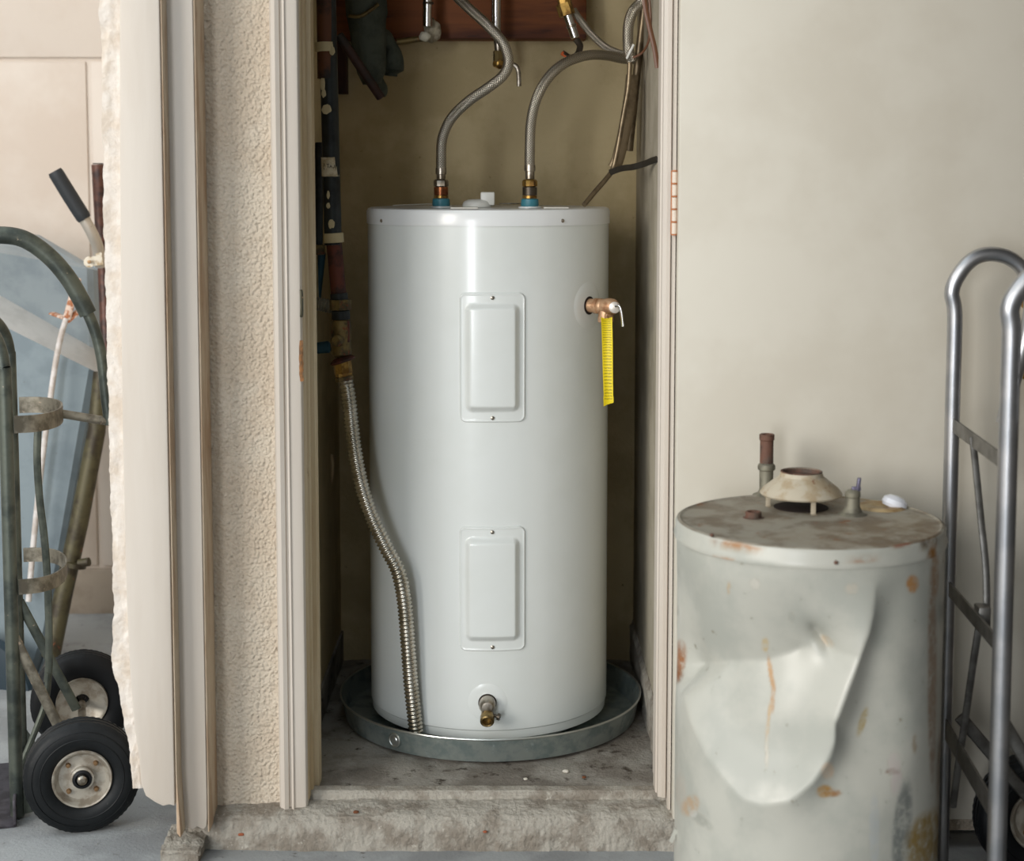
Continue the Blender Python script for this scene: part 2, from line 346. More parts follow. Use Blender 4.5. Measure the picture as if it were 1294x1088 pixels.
# board A : outer, broken bottom
A = [P(151, -60, 3.1), P(151, 200, 3.1), P(153, 400, 3.1), P(155, 560, 3.1), P(158, 700, 3.1), P(160, 760, 3.1), P(164, 850, 3.1), P(170, 920, 3.1), P(176, 960, 3.1), P(178, 990, 3.1), P(184, 1006, 3.1),
     P(196, 1014, 3.1), P(206, 1019, 3.1), P(214, 1017, 3.1), P(221, 1019, 3.1)]
ol = [(p.x+.0012*nz(p.z*30), p.z) for p in A]+[(X(212, 3.1), TOP), (X(150, 3.1), TOP)]
g = G(); g.prism(ol[::-1], -.15, -.105); st('trim_2', g, m_board, bevel=.003, label='outermost flat cream board with broken lower end')
g = G(); xa = X(212, 3.1)
ol = [(xa+.0015, TOP), (xa+.0035, TOP)]+[(xa+.0035+.001*nz(z*20), z) for z in [1.5, 1., .6, .3, .1]]+[(X(222, 3.13), P(222, 1052, 3.13).z), (X(217, 3.13), P(217, 1046, 3.13).z), (xa+.0015, P(215, 1015, 3.13).z)]
g.prism(ol, -.147, -.10); st('trim_3', g, m_edge, bevel=.001, label='thin tan edge strip with painted side shading beside the outermost board')
xb0, xb1 = xa-.003, X(254, 3.16)
ol = [(xb0, TOP), (xb1, TOP), (xb1, P(262, 1030, 3.16).z)]
for i, px in enumerate([262, 258, 250, 245, 238, 232, 227, 224]): ol.append((X(px, 3.16, 1040), P(px, 1043+(3 if i % 2 else -1), 3.16).z))
ol = [(min(x, xb1), z) for x, z in ol]
g = G(); g.prism(ol, -.10, -.03); st('trim_4', g, m_board, bevel=.003, label='inner flat cream board next to the stucco')
g = G(); g.box((xb1+.0005, -.096, P(258, 1040, 3.2).z), (xb1+.0035, -.002, TOP)); st('trim_5', g, m_edge, bevel=.001, label='tan edge of inner board with painted side shading against stucco')
# rough thick painted return left of board A
LE = [(131, -60), (133, 30), (135, 80), (137, 180), (138, 250), (139, 330), (141, 420), (143, 500), (145, 560), (146, 640), (149, 700), (151, 760), (150, 790), (149, 810), (147, 825), (150, 845), (157, 862), (162, 890), (167, 915), (171, 950), (175, 985)]
pts = cat([P(a, b, 3.18) for a, b in LE], 12)
def ret(u, v):
    k = v*(len(pts)-1); i = min(int(k), len(pts)-2); p = pts[i].lerp(pts[i+1], k-i)
    x1 = X(172, 3.14); n_ = .003*nz(p.z*28, u*4)+.0018*nz(p.z*90, u*9)
    a = u*1.35
    xx = p.x+n_+(1-math.cos(min(a, 1.57)))*.0+max(0, u-.35)/.65*(max(x1, p.x+.004)-p.x)
    yy = .02-.135*min(1, u/.35)-.004*math.sin(min(1, u)*PI)+n_
    return (xx, yy, p.z)
g = G(); g.grid(ret, 24, 320); st('trim_6', g, m_rough, label='rough thickly painted wall edge left of the boards')
# footing block under the inner boards
g = G()
bx0, bx1 = X(216, 3.17, 1050), X(258, 3.17, 1060)
g.grid(lambda u, v: (bx0-.01+(bx1-bx0+.012)*u+.003*nz(v*9, 1), -.14+.12*v, P(230, 1047, 3.2).z-.003+.005*nz(u*8, v*8)-.012*(1-v)**3-.03*max(0, u-.85)), 20, 20)
g.box((bx0-.01, -.135, GZ-.02), (bx1-.002, -.01, P(230, 1047, 3.2).z-.01)); st('trim_8', g, m_curb, label='small concrete footing block under the inner board')
# ------------------------------------------------------------------ door casing left
cx0 = X(347, 3.23)
w_ = JL-cx0
pf = [(cx0, 0.01), (cx0, -.018), (cx0+.004, -.026), (cx0+.012, -.030), (cx0+.020, -.026), (cx0+.0215, -.019), (cx0+.0245, -.019), (cx0+.026, -.025), (cx0+.030, -.027), (cx0+.033, -.023),
      (cx0+.036, -.022), (JL-.008, -.022), (JL-.003, -.020), (JL, -.014), (JL, .01)]
g = G(); g.extz(pf, P(375, 1031, 3.23).z, 2.06, 1); st('trim_9', g, m_board, smooth=True, ang=25, label='moulded cream door casing at the left of the opening')
g = G(); zb = P(404, 1003, 3.30).z
jp = [(JL-.006, .0), (JL-.001, -.008), (JL+.002, -.004), (JL+.002, .028), (JL+.0065, .030), (JL+.0065, .052), (JL+.003, .055), (JL+.003, .060), (JL+.014, .063), (JL+.015, .10), (JL+.012, .13), (JL-.05, .13), (JL-.05, .0)]
g.extz(jp, -.004, 2.02); st('trim_10', g, m_jamb, ang=20, label='yellowed left door jamb with stop moulding')
g = G(); g.box((JL-.02, -.02, 2.0), (JR+.03, .13, 2.07)); st('trim_11', g, m_board)
# strike plate and scar
sp_ = P(383, 385, 3.23)
t = thing('strike_plate', (JL-.002, -.0235, P(383, 400, 3.23).z), 'small dark metal strike plate set in the left door casing', 'door hardware')
z0, z1 = P(383, 400, 3.23).z, P(383, 367, 3.23).z
g = G(); g.tube(cat([(JL-.001, -.018, z0), (JL+.0005, -.0205, z0+.01), (JL+.0005, -.0205, z1-.01), (JL-.001, -.018, z1)], 4), .003, 8, flat=(.0035, .0045, (1, 0, 0))); mk('plate', g, m_strike, t)
g = G(); g.lathe([(.0, 0), (.0022, 0), (.0018, .0015), (0, .0018)], (JL+.002, -.0225, (z0+z1)/2+.012), (0, -1, 0), 10); mk('screw', g, m_bolt, t)
g = G(); z0, z1 = P(383, 482, 3.23).z, P(383, 430, 3.23).z
g.grid(lambda u, v: (JL-.007+.009*u+.002*nz(v*8), -.0205-.0022*math.sin(u*PI)*math.sin(v*PI), z0+(z1-z0)*v), 6, 30)
mk('splintered_scar', g, m_bare, label='splintered bare wood scar in left door casing', cat_='damage')
# ------------------------------------------------------------------ right jamb
g = G()
jx = JR
rp = [(jx, -.012), (jx+.007, -.014), (jx+.009, -.018), (jx+.015, -.018), (jx+.0175, -.012), (jx+.0175, .13), (jx+.002, .13), (jx+.002, .06), (jx-.003, .058), (jx-.003, .012), (jx, .01)]
g.extz(rp, P(834, 1004, 3.25).z, 2.02); st('trim_12', g, m_board, ang=20, label='right door jamb the door hangs from')
g = G(); dx0 = jx+.023
g.extz([(jx+.018, -.022), (jx+.020, -.030), (jx+.0245, -.030), (jx+.0255, -.02), (jx+.0255, .012), (jx+.020, .012)], P(843, 1022, 3.24).z, 2.02); st('trim_13', g, m_board, ang=20, label='narrow cream bead beside the door hinges')
# ------------------------------------------------------------------ open door
dl = jx+.0265; dr = dl+.735
zbot = P(850, 1033, 3.2).z
g = G(); g.box((dl, -.062, zbot), (dr, -.024, 2.0)); door = st('door_1', g, m_door, bevel=.003, label='flat cream door swung open against the wall')
z0, z1 = P(848, 297, 3.2).z, P(848, 216, 3.2).z
hx = jx+.021; hn = (z1-z0)/5
hg = mk('hinge', G().box((hx-.0068, -.034, z0), (hx-.0048, -.029, z1)).box((hx+.0042, -.036, z0), (hx+.006, -.031, z1)), m_hrust, door)
for i in range(5):
    g = G(); g.lathe([(.0015, 0), (.0052, .001), (.0052, hn-.003), (.0015, hn-.002)], (hx, -.0345, z0+i*hn+.001), (0,0,1), 14); mk('hinge_knuckle', g, m_hingep, hg)
for i in range(6):
    g = G(); g.lathe([(.002, -.001), (.0058, -.001), (.0058, .0014), (.002, .0014)], (hx, -.0345, z0+i*hn), (0,0,1), 14); mk('rust_ring', g, m_hrust, hg)
for z, r1, r2 in ((P(1298, 378, 3.19).z, .026, .018), (P(1298, 462, 3.19).z, .030, .0)):
    kx = X(1305, 3.18, 420)
    g = G(); g.lathe([(.0, -.063), (r1, -.063), (r1, -.068), (r1*.75, -.072), (.012, -.074), (.011, -.090), (.02, -.1), (.027, -.112), (.025, -.125), (.012, -.132), (0, -.133)] if r2 == 0 else
                    [(0, -.063), (r1, -.063), (r1, -.07), (.02, -.084), (.018, -.088), (0, -.088)], (kx, 0, z), (0, 1, 0), 32)
    mk('door_knob' if r2 == 0 else 'deadbolt', g, M('polished_brass', (190, 150, 70), .25, .95), door)
# ------------------------------------------------------------------ NEW HEATER
HC = Vector((X(617.5, 3.776, 600), .526, 0)); R = .2795
HZ0, HZ1 = .045, P(617, 264, 3.49).z
heater = thing('water_heater', (HC.x, HC.y, .012), 'tall glossy white electric water heater standing in the closet pan', 'water heater')
zs = P(617, 286, 3.50).z
g = G(); g.lathe([(.20, .012), (.235, .012), (.24, .03), (R-.012, .03), (R-.003, .034), (R-.003, .052), (R, .055)]+[(R, .055+(zs-.055)*k/10) for k in range(1, 11)]+[(R-.004, zs+.001)], HC, seg=128); mk('jacket', g, m_enamel, heater)
g = G(); g.lathe([(R-.002, zs+.0005), (R+.0022, zs), (R+.0024, HZ1-.010), (R-.001, HZ1-.0035), (R-.007, HZ1-.001), (R-.02, HZ1-.003), (.15, HZ1-.002), (0, HZ1)], HC, seg=128); lid = mk('lid', g, m_cap, heater)
def on_cyl(px, py, D=3.5, r=R):
    """where the sight line meets the jacket"""
    o = Vector((0, CAMY, CAMH)); d = (P(px, py, D)-o)
    dx, dy = d.x, d.y; ox, oy = o.x-HC.x, o.y-HC.y
    a = dx*dx+dy*dy; b = 2*(ox*dx+oy*dy); c_ = ox*ox+oy*oy-r*r
    t_ = (-b-math.sqrt(b*b-4*a*c_))/(2*a); p = o+d*t_
    return p, math.atan2(p.x-HC.x, -(p.y-HC.y))
def cylp(a, z, r): return Vector((HC.x+math.sin(a)*r, HC.y-math.cos(a)*r, z))
for px in (482, 711):
    p, a = on_cyl(px, 279, r=R+.0024); n = Vector((math.sin(a), -math.cos(a), 0))
    g = G(); g.lathe([(0, .003), (.0025, .0025), (.0042, .001), (.0042, -.001)], p, n, 14); mk('screw', g, m_nickel, lid)
def panel(y0, y1, label):
    p0, a0 = on_cyl(580.5, (y0+y1)/2); p1, a1 = on_cyl(663.5, (y0+y1)/2)
    zt = on_cyl(622, y0)[0].z; zb_ = on_cyl(622, y1)[0].z
    hw = (a1-a0)/2*R; hh = (zt-zb_)/2; ac = (a0+a1)/2; zc = (zt+zb_)/2
    def sd(x, z, w2, h2, r):
        qx = abs(x)-w2+r; qz = abs(z)-h2+r
        return math.hypot(max(qx, 0), max(qz, 0))+min(max(qx, qz), 0)-r
    def sm(t_): t_ = max(0, min(1, t_)); return t_*t_*(3-2*t_)
    def h(x, z):
        base = .0035*sm(-sd(x, z, hw, hh, .015)/.0022+.0)
        lip = .0012*(sm(-sd(x, z, hw, hh, .015)/.003)-sm((-sd(x, z, hw, hh, .015)-.003)/.003))
        d = -sd(x, z, hw-.012, hh-.022, .018)
        return base+lip+.013*sm(d/.016)
    g = G()
    g.grid(lambda u, v: cylp(ac+(u-.5)*2*hw/R, zc+(v-.5)*2*hh, R-.0002+h((u-.5)*2*hw, (v-.5)*2*hh)), 90, 170)
    # trim the square corners to the rounded outline
    keep = []
    n = 91
    for f in g.f:
        ok = True
        for i in f:
            u = (i % n)/90; v = (i//n)/170
            if sd((u-.5)*2*hw, (v-.5)*2*hh, hw, hh, .015) > .0006: ok = False
        if ok: keep.append(f)
    used = sorted({i for f in keep for i in f}); mp = {o: k for k, o in enumerate(used)}
    g.v = [g.v[i] for i in used]; g.f = [tuple(mp[i] for i in f) for f in keep]
    o = mk('access_panel', g, m_enamel, heater, label=label, ang=60)
    for z in (zt-.0115, zb_+.0105):
        g = G(); n_ = Vector((math.sin(ac), -math.cos(ac), 0)); g.lathe([(0, .0065), (.002, .0065), (.0042, .0055), (.0042, .002)], cylp(ac, z, R), n_, 14); mk('screw', g, m_nickel, o)
    return o
panel(369.5, 534, 'upper raised rectangular cover'); panel(665.5, 823, 'lower raised rectangular cover')
# relief valve
p, a = on_cyl(744, 386); nrm = Vector((math.sin(a), -math.cos(a), 0)); tg = Vector((math.cos(a), math.sin(a), 0)); c0 = cylp(a, p.z, R)
def disc_on(a_, z, r0, r1, t_, mat, name, par):
    g = G(); rings = []
    def fn(u, v):
        rr = r0+(r1-r0)*v; an = 2*PI*u; return cylp(a_+rr*math.cos(an)/R, z+rr*math.sin(an), R+t_*(1-v**6))
    g.grid(fn, 48, 8); return mk(name, g, mat, par)
disc_on(a, p.z, .010, .053, .0016, m_enamel, 'flange', heater)
g = G(); g.lathe([(0, .0), (.0205, .001), (.0205, .0022), (.016, .0026), (0, .0026)], c0, nrm, 32); mk('port_opening', g, m_hole, heater)
val = mk('relief_valve', G().lathe([(.012, -.002), (.0155, .0), (.0155, .016), (.0175, .018), (.0175, .026), (.0158, .028), (.0172, .031), (.0172, .036), (.016, .038), (.0178, .044), (.019, .056), (.0178, .066), (.0135, .073), (.006, .077), (0, .078)], c0, nrm, 28), m_bronze, heater)
q = c0+nrm*.045
g = G(); g.lathe([(.012, .0), (.0155, -.012), (.0165, -.022), (.0175, -.024), (.0175, -.034), (.0145, -.036), (.011, -.036), (.011, -.02)], q, (0, 0, 1), 24); mk('outlet', g, m_bronze, val)
q = c0+nrm*.067
fr = Vector((0, -1, 0))
g = G(); g.lathe([(0, .0), (.0125, 0), (.0125, .008), (.009, .0095), (0, .0095)], q+fr*.012, fr, 22); mk('lever_boss', g, M('pale_washer', (216, 208, 198), .35, .5), val)
lv = cat([q+fr*.025+Vector((.0, 0, .004)), q+fr*.027+Vector((.008, 0, .004)), q+fr*.028+Vector((.013, 0, -.008)), q+fr*.030+Vector((.016, 0, -.03)), q+fr*.031+Vector((.017, 0, -.041))], 6)
g = G(); g.tube(lv, .005, 12, flat=(.0055, .003, (1, 0, 0))); mk('lever', g, m_chrome, val)
# yellow tag
tp = [P(766.5, 401, 3.55), P(767.5, 430, 3.55), P(768, 470, 3.55), P(769, 511, 3.55)]
tp = cat(tp, 8)
def tagf(u, v):
    k = v*(len(tp)-1); i = min(int(k), len(tp)-2); c_ = tp[i].lerp(tp[i+1], k-i)
    wv = .0125-.0022*v*(1 if v < .9 else .6)
    return (c_.x+(u-.5)*2*wv, c_.y+.004*math.sin(u*3)+.004*math.sin(v*5+u), c_.z+.0025*math.sin(u*PI)*(-1 if v < .05 else 0)+(.008*(u-.5) if v > .97 else 0)+.0012*nz(u*4, v*20))
def taguv(me, g_):
    ul = me.uv_layers.new(name='UVMap')
    for pl in me.polygons:
        for li in pl.loop_indices:
            vi = me.loops[li].vertex_index % (13*61); ul.data[li].uv = ((vi % 13)/12, (vi//13)/60)
g = G(); g.grid(tagf, 12, 60); g.grid(lambda u, v: Vector(tagf(u, v))+Vector((0, .0006, 0)), 12, 60, True)
ytag = mk('warning_tag', g, m_yellow, val, fn=taguv, label='yellow tag printed with tiny dark lines')
tn = m_yellow.node_tree; N = tn.nodes; L = tn.links
uvn = N.new('ShaderNodeTexCoord'); sp2 = N.new('ShaderNodeSeparateXYZ'); L.new(uvn.outputs['UV'], sp2.inputs[0])
def mth(op, a_, b_=None, c_=None):
    n = N.new('ShaderNodeMath'); n.operation = op
    for i, q_ in enumerate((a_, b_, c_)):
        if q_ is None: continue
        if isinstance(q_, (int, float)): n.inputs[i].default_value = q_
        else: L.new(q_, n.inputs[i])
    return n.outputs[0]
row = mth('GREATER_THAN', mth('SINE', mth('MULTIPLY', sp2.outputs[1], 2*PI*34)), .1)
nn = N.new('ShaderNodeTexNoise'); nn.inputs['Scale'].default_value = 1; nn.inputs['Detail'].default_value = 2
mp_ = N.new('ShaderNodeMapping'); mp_.inputs['Scale'].default_value = (26, 120, 1); L.new(uvn.outputs['UV'], mp_.inputs[0]); L.new(mp_.outputs[0], nn.inputs['Vector'])
ink = mth('MULTIPLY', row, mth('GREATER_THAN', nn.outputs['Fac'], .47))
ink = mth('MULTIPLY', ink, mth('LESS_THAN', mth('ABSOLUTE', mth('SUBTRACT', sp2.outputs[0], .5)), .4)); ink = mth('MULTIPLY', ink, mth('LESS_THAN', mth('ABSOLUTE', mth('SUBTRACT', sp2.outputs[1], .49)), .44))
mx = N.new('ShaderNodeMix'); mx.data_type = 'RGBA'; L.new(mth('MULTIPLY', ink, .7), mx.inputs[0]); mx.inputs[6].default_value = lin((236, 212, 20)); mx.inputs[7].default_value = lin((70, 62, 10))
L.new(mx.outputs[2], N['Principled BSDF'].inputs['Base Color'])
g = G(); g.tube(cat([tp[0]+Vector((-.003, 0, -.003)), tp[0]+Vector((-.002, -.002, .008)), q+Vector((0, -.004, -.012)), tp[0]+Vector((.005, .002, .004)), tp[0]+Vector((.004, 0, -.003))], 5), .0009, 6); mk('tie_wire', g, m_brass, val)
# drain valve
p, a = on_cyl(616, 888); nrm = Vector((math.sin(a), -math.cos(a), 0)); c0 = cylp(a, p.z, R)
disc_on(a, p.z, .010, .0435, .0016, m_enamel, 'flange', heater)
g = G(); g.lathe([(0, 0), (.0205, .001), (.0205, .0022), (0, .0026)], c0, nrm, 32); mk('port_opening', g, m_hole, heater)
dv = mk('drain_valve', G().lathe([(.012, 0), (.0185, .002), (.0185, .022), (.0165, .03), (.012, .036), (0, .038)], c0, nrm, 24), m_nickel, heater)
dn = (nrm*.93+Vector((0, 0, -.36))).normalized(); q = c0+nrm*.012+Vector((0, 0, -.010))
g = G(); g.lathe([(.012, .0), (.0135, .014), (.0135, .026), (.0155, .028), (.0155, .042), (.0125, .044), (.0105, .0425), (.0105, .03), (0, .03)], q, dn, 24); mk('spout', g, M('valve_spout_brass', (150, 128, 84), .35, .8, c2=(96, 80, 50), s=50), dv)
g = G(); g.lathe([(0, 0), (.0035, 0), (.0035, .012), (.0075, .013), (.0075, .019), (0, .02)], q+dn*.02+Vector((.010, 0, 0)), (1, -.3, -.2), 14); mk('side_screw', g, m_darkfit, dv)
# nipples and lid items
NP = []
for px, dd in ((557.5, 3.74), (669.5, 3.70)):
    c0 = P(px, 258, dd); c0.z = HZ1-.0005; NP.append(c0)
lefty = NP[0]; righty = NP[1]
for i, c0 in enumerate(NP):
    g = G(); g.lathe([(.0, 0), (.026, 0), (.026, .0025), (.0155, .004), (0, .004)], c0+Vector((0, 0, -.001)), seg=28); mk('collar', g, m_cap, lid)
    g = G(); g.lathe([(0, .002), (.0195, .002), (.0205, .006), (.0195, .0185), (.014, .02), (0, .02)], c0, seg=28); mk('dielectric_ring', g, m_blue, lid, label='blue plastic nipple ring')
g = G(); c1 = P(603, 253, 3.72); c1.z = HZ1
g.lathe([(.034, -.001), (.034, .006), (.030, .013), (.020, .017), (0, .018)], c1, seg=28); g.box((c1.x+.008, c1.y-.018, HZ1+.004), (c1.x+.040, c1.y+.018, HZ1+.034)); mk('wiring_cap', g, m_whitepl, lid, bevel=.003)
g = G(); c1 = P(645, 253, 3.72); g.tube([Vector((c1.x+.026*math.cos(t_), c1.y+.014*math.sin(t_), HZ1+.0075)) for t_ in [k*PI/10 for k in range(-1, 21)]], .0014, 6); mk('cap_ring', g, m_nickel, lid)
g = G(); c1 = P(519, 257, 3.66); g.tube([(c1.x-.038, c1.y+.0, HZ1+.0045), (c1.x+.045, c1.y+.02, HZ1+.0075)], .01, 4, flat=(.02, .0012, (0, 1, 0))); mk('sticker', g, m_sticker, lid, smooth=False)
g = G(); c1 = P(587, 262, 3.56); g.box((c1.x-.03, c1.y-.02, HZ1-.001), (c1.x+.03, c1.y+.02, HZ1+.0025)); mk('sticker', g, m_sticker, lid, bevel=.001)
g = G(); c1 = P(704, 260, 3.6); g.box((c1.x-.03, c1.y-.02, HZ1-.001), (c1.x+.025, c1.y+.02, HZ1+.002)); mk('sticker', g, m_sticker, lid, bevel=.001)
# ------------------------------------------------------------------ drain pan
PC = Vector((X(620, 3.776, 880), .526, 0)); PH = .060
pan = thing('drain_pan', (PC.x, PC.y, .004), 'shallow round galvanised drain pan under the white heater', 'drain pan')
g = G(); g.lathe([(0, .004), (.338, .004), (.344, .007), (.3550, PH), (.3530, PH), (.342, .0095), (.337, .0075), (0, .0075)], PC, seg=128); mk('basin', g, m_galv, pan)
g = G(); g.tube([PC+Vector((.3557*math.cos(t_), .3557*math.sin(t_), PH)) for t_ in [k*2*PI/128 for k in range(129)]], .0026, 8, cap=False); mk('rolled_rim', g, m_galvrim, pan)
# fitting on pan front
o_ = P(497, 936, 3.45)
ang = math.atan2(X(498, 3.46, 936)-PC.x, .0)
dxp = X(498, 3.46, 936)-PC.x; dyp = -math.sqrt(.3495**2-dxp**2); nf = Vector((dxp, dyp, 0)).normalized(); cf = PC+nf*.3505; cf.z = .034
g = G(); g.lathe([(0, .0), (.0165, 0), (.0165, .0025), (.014, .0035), (.0125, .002), (.008, .002), (.006, .0035), (0, .0035)], cf, nf, 28); mk('knockout_plug', g, m_galvrim, pan)
# water puddle
g = G(); g.lathe([(0, .0085), (.333, .0085), (.333, .0095), (0, .0095)], PC, seg=64)
# ------------------------------------------------------------------ braided water hoses
def fitting(name, c0, par, mats, sc=1):
    pass
def hose(name, pts, r, label, mat=m_braid, group=None):
    g = G(); g.tube(cat(pts, 10), r, 18); return mk(name, g, mat, None, label=label, cat_='hose', group=group)
h1 = [(P(557.5, 214, 3.74)), P(557.5, 200, 3.74), P(559, 175, 3.74), P(570, 150, 3.73), P(592, 128, 3.70), P(618, 110, 3.68), P(636, 95, 3.68), P(642.5, 78, 3.68), P(636, 55, 3.68), P(616, 32, 3.70), P(592, 10, 3.74), P(570, -12, 3.78), P(545, -45, 3.8)]
h2 = [(P(669.5, 210, 3.70)), P(669.5, 190, 3.70), P(671, 155, 3.70), P(678, 125, 3.70), P(693, 98, 3.72), P(715, 79, 3.75), P(742, 70, 3.80), P(765, 70, 3.86), P(786, 74, 3.90), P(800, 75, 3.92)]
for nm, pts_, c0, fm, lab in (('braided_hose', h1, NP[0], m_copper, 'S-curved braided steel water hose rising from left blue ring of heater'),
                           ('braided_hose', h2, NP[1], m_darkfit, 'arching braided steel water hose rising from right blue ring of heater')):
    top = pts_[0]
    ho = hose(nm, pts_, .0118, lab)
    ztop = top.z; c0 = c0.copy()
    hx_ = Vector((top.x, top.y, 0))
    def L_(prof, m_, n_, seg=20):
        g = G(); g.lathe(prof, Vector((c0.x, c0.y, HZ1)), seg=seg); return mk(n_, g, m_, ho)
    d = ztop-HZ1
    L_([(.0, .02), (.0165, .02), (.0165, .026), (.012, .026)], m_brass, 'washer')
    L_([(.012, .026), (.0165, .027), (.0165, .026+.019), (.012, .046)], fm, 'threaded_nipple', 24)
    L_([(.012, .046), (.0172, .0475), (.0175, .058), (.0145, .062), (.012, .063)], m_brass if fm is m_darkfit else m_nickel, 'hex_nut', 6)
    L_([(.009, .063), (.0105, .064), (.0105, d-.012), (.0125, d-.011), (.0125, d+.003), (.0105, d+.004)], m_nickel, 'crimp_sleeve')
# ------------------------------------------------------------------ corrugated connector
c_pts = [P(433, 462, 3.60), P(437, 482, 3.60), P(441, 505, 3.59), P(447, 560, 3.57), P(455, 605, 3.55), P(468, 648, 3.53), P(487, 690, 3.51), P(503, 722, 3.50), P(511, 760, 3.505), P(516, 820, 3.51), P(520, 870, 3.515), P(526, 924, 3.52)]
path = resample(cat(c_pts, 12), .00225)
g = G(); g.tube(path, .016, 20, rf=lambda L_, t_: .0152+.0022*math.sin(2*PI*L_/.009) if t_ > .03 else .0135)
cc = mk('corrugated_hose', g, m_corr, None, label='long ribbed steel hose hanging from the black pipe into the pan', cat_='hose', ang=180)
for (pa, r0, m_, n_, sg, ln) in ((P(435, 478, 3.60), .021, m_verd, 'flare_nut', 6, .011), (P(436.5, 483, 3.60), .0165, m_nickel, 'sleeve', 20, .018), (P(433.5, 470, 3.6), .019, m_brass, 'hex_nut', 6, .02)):
    dr_ = (path[12]-path[0]).normalized()
    g = G(); g.lathe([(r0*.6, -ln/2), (r0, -ln/2+.001), (r0, ln/2-.001), (r0*.6, ln/2)], pa, dr_, sg); mk(n_, g, m_, cc)
# ------------------------------------------------------------------ iron pipe
pd = 3.60
pipe = thing('gas_pipe', P(432, 462, pd), 'upright black iron pipe with old valve left of the white heater', 'pipe')
def seg_(name, a_, b_, r, m_, par=pipe, sg=20, lab=None):
    g = G(); A_, B_ = P(*a_), P(*b_); L_ = (B_-A_).length; g.lathe([(r*.7, 0), (r, .0012), (r, L_-.0012), (r*.7, L_)], A_, B_-A_, sg); return mk(name, g, m_, par, label=lab)
seg_('riser', (421, 310, pd), (412, -60, pd), .0195, m_black_iron)
rz = seg_('riser_top', (413, 100, pd-.001), (411, -60, pd-.001), .0206, M('rust_washed_iron', (96, 58, 36), .6, .3, c2=(40, 34, 30), s=12), lab='upper run rusted orange brown')
seg_('paint_band', (411.5, 66, pd-.002), (411, 53, pd-.002), .0225, m_ivory)
seg_('coupling', (422, 307, pd), (421.2, 294, pd), .0225, m_ivory)
seg_('red_nipple', (428, 372, pd), (422, 305, pd), .0175, m_rustiron)
seg_('collar', (429.5, 384, pd), (428, 370, pd), .0195, m_black_iron)
seg_('union_nut', (430.5, 392, pd), (430, 378, pd), .0245, m_verd, sg=8)
seg_('lower_collar', (431, 404, pd), (430.5, 392, pd), .0205, m_black_iron)
vb = mk('valve_body', G().lathe([(.016, 0), (.0225, .006), (.0205, .03), (.0225, .055), (.0215, .078), (.017, .084)], P(432, 451, pd), P(431, 400, pd)-P(432, 451, pd), 22), m_verd, pipe)
g = G(); g.lathe([(0, 0), (.013, 0), (.013, .024), (.009, .028), (0, .028)], P(431, 430, pd)+Vector((0, -.012, 0)), (-.3, -1, .1), 16); mk('valve_core', g, m_verd, vb)
g = G(); g.obox(P(440, 419, pd-.01), (.0035, 0, 0), (0, .005, 0), (0, 0, .024)); mk('valve_lever', g, m_rustiron, vb, bevel=.002)
g = G(); g.lathe([(.014, 0), (.027, .001), (.029, .006), (.020, .012), (.016, .013)], P(434, 458, pd), P(430, 446, pd)-P(434, 458, pd), 24); mk('flange', g, m_rustiron, pipe)
g = G(); g.lathe([(.014, 0), (.0205, .001), (.0205, .03), (.014, .031)], P(434, 472, pd), P(432, 455, pd)-P(434, 472, pd), 8); mk('lower_nut', g, m_brass, pipe)
# paper label with handwriting
A_, B_ = P(418, 223, pd), P(417, 199, pd); ctr = (A_+B_)/2
g = G(); g.grid(lambda u, v: Vector((A_.x+(B_.x-A_.x)*v+.0208*math.sin((u-.5)*2.3), A_.y-.0205*math.cos((u-.5)*2.3), A_.z+(B_.z-A_.z)*v+.0008*nz(u*6, v*5))), 14, 6)
lb = mk('paper_label', g, M('old_paper', (200, 190, 166), .8, c2=(170, 154, 124), s=60), pipe, label='white paper label with faded handwriting')
def stroke(gg, pts_):
    gg.tube([Vector((ctr.x+a_, A_.y-.0215*math.cos(math.asin(max(-1, min(1, a_/.0208)))), ctr.z+b_)) for a_, b_ in pts_], .0007, 5)
g = G()
stroke(g, [(-.006, .006), (.0, .0065)]); stroke(g, [(-.003, .006), (-.003, -.002)])
stroke(g, [(.001, -.002), (.0035, .005), (.006, -.002)]); stroke(g, [(.002, .001), (.005, .001)])
stroke(g, [(.011, .005), (.0105, -.001), (.008, -.002)]); stroke(g, [(-.0125, .008), (-.0115, .003), (-.0135, .001)]); stroke(g, [(-.013, -.002), (-.011, -.006)])
mk('handwriting', g, M('faded_ink', (70, 64, 58), .8), lb)
# paint flakes on pipe
for i, (px, py, rw, rh) in enumerate(((408, 106, 3, 9), (409, 118, 3, 5), (413, 138, 6, 6), (415, 246, 2.2, 5), (415, 260, 2.6, 4), (419, 283, 4, 6), (419, 64, 4, 6))):
    blob(P(px, py, pd-.0185), px2m(rw, pd), (1, .25, rh/rw), i*2.7, m_ivory, 'paint_flake', pipe)
